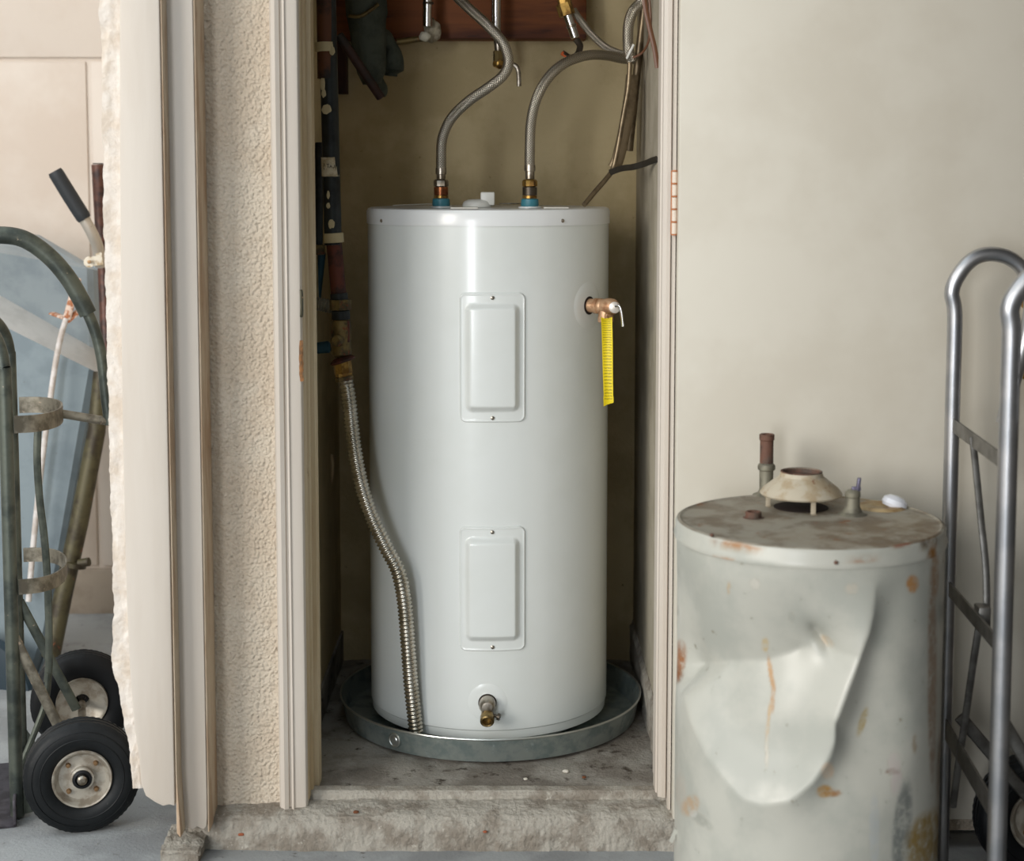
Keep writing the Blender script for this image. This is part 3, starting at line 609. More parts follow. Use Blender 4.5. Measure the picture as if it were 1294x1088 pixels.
# second pipe behind at the left and orange strip
p2 = thing('small_pipe', P(403, 330, 3.62), 'thin dark pipe capped beside the jamb, left of the black pipe', 'pipe')
seg_('tube', (402, 318, 3.70), (404, 180, 3.72), .0105, m_black_iron, p2)
seg_('cap', (402, 322, 3.70), (402, 309, 3.70), .016, m_verd, p2)
seg_('blue_tube', (398, 392, 3.80), (406, 318, 3.78), .011, M('teal_tube', (36, 74, 90), .5, .3), p2)
g = G(); g.box((X(385, 4.0), .70, P(395, 430, 4.0).z), (X(403, 4.0), .73, 2.3)); mk('orange_board', g, m_orange, None, label='orange-brown board strip just inside the left jamb', cat_='board', bevel=.002)
ch = pipe
g = G(); A_, B_ = P(396, 383, 3.62), P(423, 388, 3.62); L_ = (B_-A_).length
g.lathe([(.010, 0)]+[(.0135+(.0025 if k % 2 else 0), .004+k*(L_-.014)/12) for k in range(12)]+[(.016, L_-.008), (.008, L_)], A_, B_-A_, 18); ch = mk('side_stub', g, m_greypipe, ch)
g = G(); g.lathe([(.008, 0), (.013, .002), (.014, .03), (.009, .034)], P(399, 440, 3.7), (1, 0, .1), 14); mk('lower_stub', g, M('teal_tube', (36, 74, 90)), ch)
g = G(); g.tube(cat([P(406, 184, 3.74), P(403, 186, 3.74), P(398, 200, 3.74), P(396, 240, 3.74)], 6), .006, 10); mk('wire', g, m_blackst, None, label='dark bent wire by the upper left jamb', cat_='wire')
g = G(); g.tube(cat([P(414, 590, 4.05), P(419, 576, 4.0), P(420, 600, 4.0), P(413, 622, 4.05)], 6), .0045, 8); mk('wall_hook', g, m_jamb, None, label='small hook on the closet wall left of the ribbed hose', cat_='hook')
# ------------------------------------------------------------------ closet top plumbing
g = G(); g.box((X(415, 4.12, 20), .865, P(600, 49, 4.12).z), (X(741, 4.12, 20), .949, P(600, -90, 4.12).z)); mk('wall_beam', g, m_wood, None, label='red-brown timber board across the closet back wall', cat_='beam', bevel=.003)
g = G(); g.box((X(424, 4.14, 60), .88, P(430, 118, 4.14).z), (X(437, 4.14, 60), .949, P(430, 46, 4.14).z)); mk('wood_stud', g, m_darkwood, None, label='short dark timber end under the beam at left', cat_='board', bevel=.002)
du = thing('wrapped_pipe', P(462, 60, 3.95), 'thick grey wrapped pipe in the upper left closet corner', 'pipe')
def wob(a_, h_): return 1+.05*math.sin(3*a_+h_*40)+.03*math.sin(7*a_+h_*90)
g = G(); A_, B_ = P(470, 108, 3.95), P(455, -80, 3.95); L_ = (B_-A_).length
g.lathe([(0, 0), (.022, .004), (.034, .03), (.040, .08), (.045, .15), (.050, .17), (.050, L_)], A_, B_-A_, 24, wob=wob); mk('wrapped_run', g, m_lag, du)
g = G(); g.tube(cat([P(440, 20, 3.90), P(457, 20, 3.895), P(478, 5, 3.90)], 6), .0045, 8); mk('binding_wire', g, m_verd, du)
el = du
g = G(); g.tube(cat([P(476, 48, 4.02), P(488, 52, 4.02), P(496, 66, 4.02), P(494, 96, 4.02)], 6), .024, 18, rf=lambda L_, t_: .021+.006*math.sin(t_*9)+.004*t_ if t_ < .93 else .016); mk('elbow', g, m_lag, el)
g = G(); g.tube(cat([P(476, 70, 4.0), P(474, 95, 4.0), P(482, 112, 4.02), P(480, 118, 4.02)], 6), .016, 14); mk('drooping_wrap', g, m_lag, el)
g = G(); g.tube([P(428, 44, 3.85), P(440, 62, 3.86), P(481, 123, 3.92)],   .011, 12); mk('iron_rod', g, M('dark_red_rod', (58, 34, 30), .6, c2=(34, 28, 26), s=14), None, label='dark reddish rod slanting down in upper left closet corner', cat_='rod')
# plaster + stub left
pl = thing('stub_pipe', P(541, 50, 4.0), 'short chrome pipe stub with a plaster lump under the beam', 'pipe')
seg_('stub', (540, 34, 4.0), (541, -60, 4.0), .0115, m_chrome, pl)
seg_('ring', (541, 6, 4.0), (541, 2, 4.0), .0135, m_darkfit, pl)
blob(P(546, 39, 4.04), .022, (1, .8, 1.35), 1, m_plaster, 'plaster_lump', pl); blob(P(537, 46, 3.99), .014, (1, 1, .9), 2, M('pale_plaster', (196, 190, 172), .9), 'plaster_end', pl)
g = G(); g.tube([P(502, 53, 4.03), P(538, 48, 4.03)], .009, 12, rf=lambda L_, t_: .008+.003*nz(L_*90)); mk('side_run', g, m_verd, pl)
# centre pipe
cp = thing('centre_pipe', P(629, 84, 4.0), 'vertical chrome pipe with brass stop behind the S-curved hose', 'pipe')
seg_('tube', (627, 48, 4.0), (627, -60, 4.0), .0125, m_chrome, cp); seg_('neck', (630, 66, 4.0), (628, 46, 4.0), .009, m_nickel, cp)
seg_('stop_body', (630, 84, 4.0), (630, 64, 4.0), .013, m_verd, cp, 8); blob(P(630, 80, 4.0), .014, (1, 1, .9), 4, m_brass, 'stop_bulb', cp)
g = G(); g.tube(cat([P(636, 80, 4.0), P(650, 82, 4.0), P(655, 90, 4.0), P(656, 109, 4.0)], 6), .004, 10, flat=(.0055, .002, (1, 0, 0))); mk('lever', g, m_nickel, cp)
# right valve
rv = thing('stop_valve', P(725, 60, 3.9), 'brass and chrome stop valve with black lever above the arching hose', 'valve')
seg_('brass_body', (716, 16, 3.9), (706, -40, 3.9), .017, m_brass, rv, 8); seg_('hex', (717, 20, 3.9), (712, 4, 3.9), .0195, m_brass, rv, 6)
seg_('chrome_tail', (727, 48, 3.9), (716, 16, 3.9), .0105, m_chrome, rv); seg_('tail_ring', (723, 35, 3.9), (721.5, 31, 3.9), .0125, m_nickel, rv)
g = G(); g.tube(cat([P(728, 50, 3.9), P(733, 58, 3.89), P(730, 68, 3.88), P(722, 72, 3.87), P(712, 66, 3.86)], 6), .006, 10, flat=(.004, .008, (0, 1, 0))); mk('lever', g, m_darkfit, rv)
g = G(); g.tube([P(710, 67, 3.859), P(720, 74, 3.868)], .005, 8); mk('lever_tip', g, M('orange_grip', (200, 96, 50), .5), rv)
hose('thin_braided_hose', [P(724, 12, 3.93), P(732, 24, 3.93), P(748, 44, 3.94), P(766, 60, 3.945), P(785, 68, 3.95), P(800, 70, 3.955)], .0088, 'thinner braided hose slanting from stop valve to the right corner')
# right cables
hose('braided_conduit', [P(822, -25, 3.84), P(812, 0, 3.84), P(800, 14, 3.83), P(794, 34, 3.82), P(794, 60, 3.82), P(798, 76, 3.83)], .0125, 'thick braided conduit curling down in the upper right corner')
hose('straight_conduit', [P(816, -10, 4.0), P(812, 30, 4.0), P(806, 80, 4.0), P(800, 140, 4.02), P(795, 190, 4.04)], .010, 'straight conduit running down the right corner behind the cables', mat=m_cable)
g = G(); g.tube(cat([P(796, 78, 3.86), P(794, 110, 3.86), P(787, 150, 3.86), P(780, 190, 3.86), P(774, 214, 3.86), P(766, 226, 3.84), P(752, 242, 3.82), P(738, 259, 3.79)], 8), .006, 12); mk('power_cable', g, m_cable, None, label='bronze cable running down the right corner onto the heater lid', cat_='cable')
g = G(); g.tube(cat([P(799, 95, 3.91), P(795, 130, 3.90), P(788, 170, 3.89), P(781, 200, 3.89), P(776, 212, 3.89)], 8), .006, 12, flat=(.0150, .004, (1, 0, 0))); mk('flat_cable', g, m_cable, None, label='broad flat cable beside the power cable in right corner', cat_='cable')
g = G(); g.tube(cat([P(771, 218, 3.835), P(785, 213, 3.80), P(800, 211, 3.72), P(814, 207, 3.68), P(824, 203, 3.62), (.319, CAMY+3.58, P(828, 201, 3.58).z)], 8), .006, 10, flat=(.0025, .0075, (0, 1, 0)), rf=None); sb = mk('cable_strap', g, m_blackst, None, label='dark strap tying the cables to the right closet wall', cat_='strap')
g = G(); g.tube(cat([P(813, -30, 3.5), P(815, 5, 3.5), P(821, 35, 3.5), P(827, 60, 3.5), P(831, 86, 3.5)], 8), .005, 8, flat=(.002, .0055, (0, 1, 0))); mk('copper_strip', g, m_redwire, None, label='brown tapering strip hanging by the upper right jamb', cat_='strip')
g = G(); g.tube(cat([P(818, -20, 3.75), P(822, 20, 3.75), P(820, 50, 3.76), P(812, 66, 3.78), P(800, 73, 3.79)], 8), .0028, 8); mk('loop_wire', g, m_redwire, None, label='thin brown wire looping to the hoses at upper right', cat_='wire')
g = G(); g.tube([P(792, 74, 3.81), P(801, 56, 3.80)], .003, 8); mk('tie_wrap', g, m_whitepl, None, label='pale tie wrap where the hoses meet at right', cat_='tie')
# ------------------------------------------------------------------ OLD TANK
OD = 2.86; OC = Vector((X(1019, OD, 700), CAMY+OD-.02, 0)); OC.x = X(1019.5, OD, 700)
OR = .2345; OT = P(1020, 655, OD-.02).z
old = thing('old_water_heater', (OC.x, OC.y, GZ+.006), 'battered grey-white old water heater tank dented in on its front', 'water heater')
ctrl = [ # px, py, inward mm
 (820,700,0),(860,705,0),(930,722,0),(1000,728,0),(1080,728,0),(1150,718,0),(1200,700,0),
 (851,839,40),(870,842,44),(897,843,48),(953,845,50),(1005,832,48),(1049,827,40),(1068,828,20),(1086,829,-5),
 (849,760,16),(846,780,2),(856,800,24),(870,790,22),(905,785,22),(960,785,24),(1005,785,22),
 (1022,790,26),(1031,802,44),(1042,813,52),(1052,826,46),(1037,797,18),(1058,812,16),(1018,802,30),(1034,822,40),
 (1105,742,-3),(1102,775,-6),(1096,800,-7),(1118,770,8),(1112,800,12),(1105,830,20),(1130,830,6),(1150,900,2),(1160,800,0),
 (845,800,3),(842,846,22),(843,870,4),(846,900,0),
 (862,880,2),(876,915,-2),(896,955,-4),(918,985,-5),(940,1008,-6),(965,1016,-6),(1000,1010,-8),(1028,985,-9),(1046,958,-8),(1054,935,-9),(1056,908,-9),(1071,868,-7),
 (900,900,28),(950,900,34),(975,880,34),(1000,900,30),(1030,900,16),(960,960,22),(1000,960,20),(985,925,25),(930,940,24),(965,875,42),(1010,865,38),(1040,860,28),
 (1062,933,26),(1072,960,16),(1080,920,22),(1092,880,20),(1052,985,12),(1034,1012,8),(1060,1030,4),(1100,955,16),(1112,900,20),(1120,1010,0),(1010,1040,0),(1150,960,0),
 (870,1000,2),(868,1030,4),(882,1050,0),(852,1060,3),(950,1060,0),(850,1120,0),(1000,1120,0),(1100,1120,0),(1200,1120,0),(1200,850,0),(820,900,0),(820,1120,0),(830,800,0),(828,846,10),
 (900,745,8),(960,748,8),(1030,748,7),(1076,760,0)]
V2 = [Vector((a_, b_)) for a_, b_, c_ in ctrl]
res = geometry.delaunay_2d_cdt(V2, [], [], 0, 1e-4)
tri = res[2]; tv = res[0]; orig = res[3]
tz = [ctrl[o_[0]][2] for o_ in orig]
tri = [t_ for t_ in tri if len(t_) == 3]
def dent(px, py):
    for t_ in tri:
        a_, b_, c_ = (tv[i] for i in t_)
        d = (b_.y-c_.y)*(a_.x-c_.x)+(c_.x-b_.x)*(a_.y-c_.y)
        if abs(d) < 1e-9: continue
        l1 = ((b_.y-c_.y)*(px-c_.x)+(c_.x-b_.x)*(py-c_.y))/d; l2 = ((c_.y-a_.y)*(px-c_.x)+(a_.x-c_.x)*(py-c_.y))/d; l3 = 1-l1-l2
        if l1 > -1e-6 and l2 > -1e-6 and l3 > -1e-6: return (l1*tz[t_[0]]+l2*tz[t_[1]]+l3*tz[t_[2]])*.00125
    return 0
NS, NZ = 260, 190
zt_ = P(1020, 716, OD-.25).z
def ocyl(a_, z, r): return Vector((OC.x+math.sin(a_)*r, OC.y-math.cos(a_)*r, z))
rows = []
DP = [[0]*(NS+1) for _ in range(NZ+1)]
for j in range(NZ+1):
    z = GZ+.03+(zt_-GZ-.03)*j/NZ
    for i in range(NS+1):
        a_ = -PI*.62+PI*1.24*i/NS
        if abs(a_) > 1.75: continue
        u_, v_ = proj(ocyl(a_, z, OR)); f_ = max(0, min(1, (1.72-abs(a_))/.25))
        DP[j][i] = dent(u_, v_)*f_
import numpy as np
CR = [[(840, 838), (851, 839), (870, 842), (897, 843), (953, 845), (1005, 832), (1049, 827), (1086, 829)], [(1105, 742), (1096, 800), (1086, 829), (1071, 868), (1056, 908), (1052, 940), (1046, 958)], [(853, 845), (862, 880), (876, 915), (896, 955), (918, 985), (940, 1008), (965, 1016), (1000, 1010), (1028, 985), (1046, 958)], [(1024, 793), (1031, 802), (1042, 813), (1052, 826)]]
def pdist(px, py):
    b_ = 1e9
    for ln in CR:
        for (x0, y0), (x1, y1) in zip(ln, ln[1:]):
            dx, dy = x1-x0, y1-y0; t_ = max(0, min(1, ((px-x0)*dx+(py-y0)*dy)/(dx*dx+dy*dy)))
            b_ = min(b_, math.hypot(px-x0-t_*dx, py-y0-t_*dy))
    return b_
A_ = np.array(DP); MK = np.ones_like(A_)
for j in range(NZ+1):
    for i in range(NS+1):
        a_ = -PI*.62+PI*1.24*i/NS
        if abs(a_) < 1.7:
            u_, v_ = proj(ocyl(a_, GZ+.03+(zt_-GZ-.03)*j/NZ, OR)); MK[j, i] = max(.0, min(1, (pdist(u_, v_)-2)/12))
for k in range(90):
    p_ = np.pad(A_, 1, mode='edge'); sm = (2*A_+p_[2:, 1:-1]+p_[:-2, 1:-1]+p_[1:-1, 2:]+p_[1:-1, :-2])/6
    w_ = MK if k < 87 else np.maximum(MK, .6)
    A_ = A_*(1-w_)+sm*w_
DP = A_.tolist()
def oldf(u, v):
    i = round(u*NS); j = round(v*NZ); a_ = -PI*.62+PI*1.24*i/NS; z = GZ+.03+(zt_-GZ-.03)*j/NZ
    return ocyl(a_, z, OR-DP[j][i]-.0005*nz(a_*4, z*9))
stains = [ # px,py,rx,ry,rot,rgb,alpha
 (851,840,12,26,.3,(150,84,34),1),(853,852,9,10,0,(110,60,26),1),(846,815,8,22,0,(188,150,96),.9),(974,850,2.6,20,-.15,(190,140,84),.95),(977,880,2.6,18,.05,(184,132,78),.95),(971,910,2.2,22,.12,(196,160,110),.85),(967,815,4,8,0,(200,170,110),.8),(969,945,1.8,22,0,(206,196,176),.8),
 (1045,810,4,9,-.8,(196,170,136),.8),(1046,974,7,9,0,(206,180,150),.9),(1042,1000,9,7,0,(176,130,60),1),(1052,1002,10,4,0,(150,96,40),.9),(1130,965,7,12,0,(202,192,184),1),(1133,988,6,14,.1,(198,186,180),1),(1128,975,8,3,0,(120,80,66),.9),
 (1153,738,7,10,0,(176,118,54),1),(954,738,5,6,-.5,(216,210,196),.8),(1076,744,7,6,0,(200,190,170),.8),(921,743,2,7,0,(196,160,110),.6),
 (1178,850,5,120,0,(128,84,44),.7),(1182,720,4,30,0,(150,100,48),.8),(1172,1060,22,34,.5,(146,116,50),1),(1190,990,6,60,0,(120,84,44),.6),
 (872,1018,9,12,.6,(186,150,110),.8),(876,1028,4,4,0,(230,230,224),.8),(885,1036,16,5,.7,(150,150,138),.7),(1090,912,4,16,.3,(168,140,70),.8),(1156,940,3,10,0,(140,110,70),.6),
 (850,765,5,12,-.4,(120,112,100),.8),(1000,780,3,6,-.4,(160,160,150),.5),(1140,1045,10,50,.1,(70,80,80),.7),(1105,1050,6,40,0,(176,182,184),.6),(860,1000,6,20,0,(190,176,160),.5)]
def paint_fn(me, g_):
    ca = me.color_attributes.new(name='stain', type='FLOAT_COLOR', domain='POINT')
    for i, v in enumerate(g_.v):
        c_ = (0, 0, 0, 0)
        if v.y < OC.y+.06:
            u_, w2 = proj(v)
            best = 0; sm_ = [0, 0, 0]; tw = 0
            for px, py, rx, ry, ro, rgb_, al in stains:
                dx, dy = u_-px, w2-py
                if abs(dx) > 140 or abs(dy) > 140: continue
                x_ = dx*math.cos(ro)+dy*math.sin(ro); y_ = -dx*math.sin(ro)+dy*math.cos(ro)
                d = (x_/rx)**2+(y_/ry)**2
                if d < 1.8:
                    k = al*max(0, min(1, (1.8-d)/1.0)); l_ = lin(tuple(c__*.8+28 for c__ in rgb_))
                    for q_ in range(3): sm_[q_] += l_[q_]*k
                    tw += k; best = max(best, k)
            if tw: c_ = (sm_[0]/tw, sm_[1]/tw, sm_[2]/tw, best)
            else: c_ = (.3, .2, .1, 0)
        ca.data[i].color = c_
g = G(); g.grid(oldf, NS, NZ)
g.grid(lambda u, v: ocyl(PI*.62+PI*.76*u, GZ+.03+(zt_-GZ-.03)*v, OR), 50, 2)
g.lathe([(OR-.02, GZ+.006), (OR-.004, GZ+.006), (OR-.002, GZ+.032), (OR-.02, GZ+.032)], (OC.x, OC.y, 0), seg=96)
mk('jacket', g, m_oldtank, old, fn=paint_fn, ang=180)
def top_paint(me, g_):
    ca = me.color_attributes.new(name='stain', type='FLOAT_COLOR', domain='POINT')
    sp = [(950,640,40,22,0,(176,170,156),.6),(930,690,30,5,.15,(160,110,60),.9),(1140,683,14,8,-.3,(128,70,46),1),(1175,685,12,10,-.5,(90,70,46),.9),(1110,705,34,2.5,-.12,(150,92,48),.9),(890,650,22,6,-.2,(140,96,66),.8),(980,672,30,8,0,(128,106,84),.7),(1085,640,60,12,0,(150,128,84),.6),(920,640,14,5,0,(190,190,182),.8),(904,688,5,4,0,(120,70,40),.9),(914,706,12,3,.2,(176,120,76),.8),(1145,660,18,6,0,(176,176,170),.8),(1178,700,5,16,0,(140,96,40),1)]
    for i, v in enumerate(g_.v):
        u_, w2 = proj(v); c_ = (.3, .2, .1, 0)
        if v.z > OT-.02:
            if v.z < OT-.0025 and w2 < 700 and v.z > OT-.0062: pass
        for px, py, rx, ry, ro, rgb_, al in sp:
            dx, dy = u_-px, w2-py; x_ = dx*math.cos(ro)+dy*math.sin(ro); y_ = -dx*math.sin(ro)+dy*math.cos(ro); d = (x_/rx)**2+(y_/ry)**2
            if d < 1.6: c_ = lin(rgb_)[:3]+(al*min(1, (1.6-d)),)
        ca.data[i].color = c_
# lid
def owob(a_, h_): return 1+.003*math.sin(2*a_+1)+.002*math.sin(5*a_)
g = G(); g.lathe([(OR-.01, zt_-.001), (OR+.003, zt_-.003), (OR+.0045, zt_+.004), (OR+.0015, zt_+.009), (OR+.0015, OT-.008), (OR-.001, OT-.003)], (OC.x, OC.y, 0), seg=160, wob=owob, cap=False); mk('lid_skirt', g, m_oldtank, old, fn=top_paint, ang=50)
g = G(); g.lathe([(OR-.0012, OT-.0032), (OR-.006, OT-.001), (OR-.012, OT-.004)]+[(OR*.95-.02*k, OT-.004-.0006*k) for k in range(1, 11)]+[(0, OT-.006)], (OC.x, OC.y, 0), seg=120, wob=owob)
stains2 = stains
stains += [(873,690,14,3,0,(150,96,50),0)]
olid = mk('lid', g, m_oldtop, old, fn=top_paint, ang=50)
for px in (904, 1051):
    z = P(px, 690 if px == 904 else 708, OD-.24).z; aa = math.asin((X(px, OD-.22, 700)-OC.x)/OR*.985)
    g = G(); g.lathe([(0, .003), (.0025, .0025), (.0035, .001), (.0035, -.002)], ocyl(aa, z, OR+.002), (math.sin(aa), -math.cos(aa), 0), 12); mk('screw', g, m_rustpipe, olid)
def top_at(px, py): # point on the lid surface
    o = Vector((0, CAMY, CAMH)); d = P(px, py, 3)-o; t_ = (OT-.006-o.z)/d.z; return o+d*t_
# draft hood
hc = top_at(1012, 643)
hood = mk('draft_hood', G().lathe([(.060, .028), (.0735, .027), (.0755, .030), (.068, .040), (.040, .062), (.038, .070), (.036, .070), (.036, .062), (.064, .040), (.060, .030)], hc, seg=48, ring=True), m_hood, old)
g = G(); g.lathe([(0, .058), (.035, .058), (.0375, .066), (.0385, .0706), (.0365, .0712), (.034, .062), (0, .0625)], hc, seg=40); mk('flue_throat', g, m_rustpipe, hood)
for a_ in (-.15, 1.95, 4.1):
    c_ = hc+Vector((.060*math.sin(a_+.35), -.060*math.cos(a_+.35), 0)); g = G(); g.obox(c_+Vector((0, 0, .015)), (.0045, 0, 0), (0, .0025, 0), (0, 0, .017)); g.obox(c_+Vector((0, -.004, .0015)), (.0055, 0, 0), (0, .008, 0), (0, 0, .0018)); mk('hood_leg', g, m_hood, hood, bevel=.001)
g = G(); g.lathe([(0, .0), (.05, .0), (.05, .004), (.046, .005), (0, .005)], hc, seg=40); mk('flue_opening', g, m_hole, hood)
pb = top_at(968, 627)
wp = mk('water_pipe', G().lathe([(.026, 0), (.026, .003), (.016, .008), (.013, .014), (.0135, .05), (.0165, .052), (.017, .058), (.0155, .062), (.0125, .064), (.0122, .108), (.0140, .110), (.0140, .119), (.0125, .12), (.0095, .119), (.0095, .09), (0, .09)], pb, seg=24), m_greypipe, old)
g = G(); g.lathe([(.012, .064), (.0129, .065), (.0129, .108), (.0145, .110), (.0146, .1195), (.0125, .1208), (.0095, .1195), (.009, .1), (0, .1)], pb, seg=24); mk('rusted_end', g, m_rustpipe, wp, label='rust-red upper end')
g = G(); g.lathe([(.020, 0), (.019, .003), (.0145, .004), (.0145, .013), (.0125, .0145), (.0095, .013), (.0095, .006), (0, .006)], top_at(952, 656), seg=20); mk('pipe_stub', g, m_rustpipe, old)
rc = top_at(1077, 652)
rvv = mk('relief_valve', G().lathe([(.030, 0), (.027, .003), (.018, .008), (.0135, .018), (.0125, .034), (.014, .036), (.014, .044), (.009, .048), (0, .049)], rc, seg=22), m_greypipe, old)
g = G(); g.obox(rc+Vector((.010, 0, .058)), (.003, 0, .0), (0, .005, 0), (.0015, 0, .012)); g.obox(rc+Vector((.006, 0, .050)), (.008, 0, 0), (0, .004, 0), (0, 0, .004)); mk('test_lever', g, M('purple_grey_lever', (112, 108, 128), .4, .5), rvv, bevel=.0015)
wc = top_at(1113, 643)
g = G(); g.lathe([(.047, 0), (.047, .002), (.040, .0075), (.020, .0078), (.014, .004), (0, .004)], wc, seg=36); mk('port_ring', g, M('tan_ring', (172, 150, 112), .6, c2=(140, 112, 74), s=30), old)
g = G(); g.lathe([(.022, .004), (.0245, .010), (.022, .018), (.014, .024), (0, .026)], wc+Vector((.022, 0, .0)), (.35, 0, 1), 30); mk('white_cap', g, m_pearl, old, label='pearly white domed cap')
for px, py, r_ in ((1120, 657, .022), (1150, 657, .018), (903, 643, .02), (897, 636, .012)):
    c_ = top_at(px, py); g = G(); g.lathe([(r_, 0), (r_*.9, .0015), (0, .002)], c_+Vector((0, 0, .0005)), seg=14, wob=lambda a_, h_: 1+.25*math.sin(2*a_+px)); mk('paint_flake', g, m_peb if px < 1000 else M('bluish_flake', (180, 184, 190), .5), old)
g = G(); g.obox(P(851, 1056, 2.83), (.003, 0, -.002), (0, .0015, 0), (.0045, 0, .012)); mk('jacket_sliver', g, m_oldtank, old)
g = G(); c_ = P(846, 764, 2.80)
# ------------------------------------------------------------------ wheels
def wheel(name, c, ax, r, wd, parent, label=None, hub=True, mt=m_rubber):
    ax = Vector(ax).normalized(); c = Vector(c)
    prof_ = [(r*.50, -wd*.36), (r*.54, -wd*.44), (r*.66, -wd*.52), (r*.80, -wd*.52), (r*.90, -wd*.46), (r*.955, -wd*.40), (r*.965, -wd*.36)]
    tre = []
    for k, s_ in enumerate((-.30, -.22, -.20, -.08, -.06, .06, .08, .20, .22, .30)): tre.append((r*(1.0 if k % 4 in (0, 1) else .985), wd*s_))
    prof_ = prof_+tre+[(a_, -b_) for a_, b_ in prof_[::-1]]
    g = G(); seg = 120
    def wb(a_, h_): return 1+(-.012 if (abs(h_) > wd*.24 and abs(h_) < wd*.42 and int(a_/(2*PI)*120) % 2) else 0)
    g.lathe(prof_, c, ax, seg, wob=wb, ring=True); ty = mk('tyre', g, mt, parent, label=label)
    # raised sidewall rings
    g = G(); g.lathe([(r*.70, -wd*.515), (r*.715, -wd*.54), (r*.73, -wd*.515)], c, ax, 96, ring=True); g.lathe([(r*.84, -wd*.49), (r*.85, -wd*.52), (r*.86, -wd*.49)], c, ax, 96, ring=True); mk('sidewall_ring', g, mt, ty)
    rm = mk('rim', G().lathe([(r*.50, -wd*.30), (r*.515, -wd*.47), (r*.50, -wd*.52), (r*.475, -wd*.50), (r*.44, -wd*.36), (r*.40, -wd*.24), (r*.24, -wd*.22), (r*.20, -wd*.24), (r*.20, -wd*.46), (r*.17, -wd*.48), (r*.15, -wd*.44), (r*.15, -wd*.2), (r*.15, wd*.2), (r*.44, wd*.36), (r*.50, wd*.5), (r*.51, wd*.4)], c, ax, 72, ring=True), m_rim, parent)
    g = G(); g.lathe([(r*.165, -wd*.40), (r*.165, -wd*.50), (r*.12, -wd*.52), (r*.10, -wd*.44), (0, -wd*.44)], c, ax, 32); mk('bearing', g, M('black_bearing', (26, 26, 28), .35, .4), rm)
    g = G(); g.lathe([(r*.085, -wd*.40), (r*.085, -wd*.60), (r*.05, -wd*.66), (0, -wd*.66)], c, ax, 18); mk('axle_nut', g, m_nickel, rm)
    ref = Vector((0, 0, 1)); v_ = ax.cross(ref).normalized()
    for k in range(4):
        a_ = PI/4+k*PI/2; q_ = c+(ref*math.cos(a_)+v_*math.sin(a_))*r*.33
        g = G(); g.lathe([(0, -wd*.36), (r*.035, -wd*.35), (r*.05, -wd*.22)], q_, ax, 8); mk('rim_bolt', g, m_bolt, rm)
# ------------------------------------------------------------------ LEFT HAND TRUCK
av = Vector((-.256, .967, 0)).normalized(); nv = Vector((-av.y, av.x, 0))*1.0   # axle, toe direction (-x)
WR = .118
O0 = P(104, 984, 3.275); O0.z = 0
def LT(s, t_, z): return Vector((O0.x, O0.y, 0))+av*s+nv*t_+Vector((0, 0, z))
truck = thing('hand_truck', LT(.25, .136, GZ), 'chipped dark green hand truck behind the wall corner at left', 'hand truck')
wheel('w', LT(0, 0, GZ+WR), av, WR, .062, truck, 'near tyre')
wheel('w', LT(.50, 0, GZ+WR), -av, WR, .062, truck, 'far tyre', mt=m_rubber2)
g = G(); g.tube([LT(.03, 0, GZ+WR), LT(.47, 0, GZ+WR)], .009, 14); mk('axle', g, m_nickel, truck)
zr = P(5, 470, 3.36).z
RT = .136
def rail(s):
    return cat([LT(s, RT, GZ+.004), LT(s, RT, .3), LT(s, RT, zr-.05), LT(s, RT+.002, zr+.015), LT(s+(.25-s)*.1, RT+.012, zr+.06), LT(s+(.25-s)*.35, RT+.035, zr+.095), LT(s+(.25-s)*.8, RT+.08, zr+.13), LT(.25, RT+.10, zr+.15)], 8)
g = G(); g.tube(rail(.10), .0145, 18); mk('rail', g, m_green, truck)
g = G(); g.tube(rail(.40), .0125, 16); mk('rail', g, m_green, truck)
ZD = O0.y-CAMY+.25*av.y   # depth of the centre plane at t=0
ar = [(-62, 390), (-64, 350), (-50, 318), (-25, 300), (0, 297), (30, 302), (60, 322), (85, 350), (105, 384), (120, 418), (129, 455), (134, 500), (139, 536)]
def AP(px, py):
    # loop lies in the plane through the centre of the frame (s = .25)
    best = None
    for k in range(61):
        t_ = -.3+.01*k*1.2; q_ = LT(.25, t_, 0); D = q_.y-CAMY; x_ = P(px, py, D).x
        if best is None or abs(x_-q_.x) < best[0]: best = (abs(x_-q_.x), D, t_)
    return P(px, py, best[1])
ap = cat([AP(a_, b_) for a_, b_ in ar], 8)
g = G(); g.tube(ap, .0125, 16); hl = mk('handle_loop', g, m_green, truck)
g = G(); g.tube(ap[20:68], .0185, 18, flat=(.017, .019, (0, 1, 0))); mk('handle_sleeve', g, m_green, hl, label='thicker sleeve over upper loop')
def band(zc_, hgt):
    q_ = []
    for k in range(25):
        a_ = PI*k/24; q_.append(LT(.25-.15*math.cos(a_), RT-.016-.095*math.sin(a_)**.7, zc_))
    g = G(); n = len(q_)
    vs_ = []
    for i, p_ in enumerate(q_):
        t_ = (q_[min(i+1, n-1)]-q_[max(i-1, 0)]).normalized(); nn_ = t_.cross(Vector((0, 0, 1)))
        vs_ += [p_+nn_*.002+Vector((0, 0, -hgt)), p_+nn_*.002+Vector((0, 0, hgt)), p_-nn_*.002+Vector((0, 0, hgt)), p_-nn_*.002+Vector((0, 0, -hgt))]
    fs = [(0, 1, 2, 3), ((n-1)*4+3, (n-1)*4+2, (n-1)*4+1, (n-1)*4)]+[(i*4+k, (i+1)*4+k, (i+1)*4+(k+1) % 4, i*4+(k+1) % 4) for i in range(n-1) for k in range(4)]
    g.add(vs_, fs); return mk('cross_band', g, m_greysteel, truck)
zb1 = P(20, 533, 3.38).z; zb2 = P(28, 736, 3.38).z
band(zb1, .018); band(zb2, .016)
g = G(); g.tube([LT(.25, RT-.10, zb1), AP(140, 533)], .0095, 14); mk('stay_tube', g, m_greysteel, truck, label='pale scuffed tube joining band and loop')
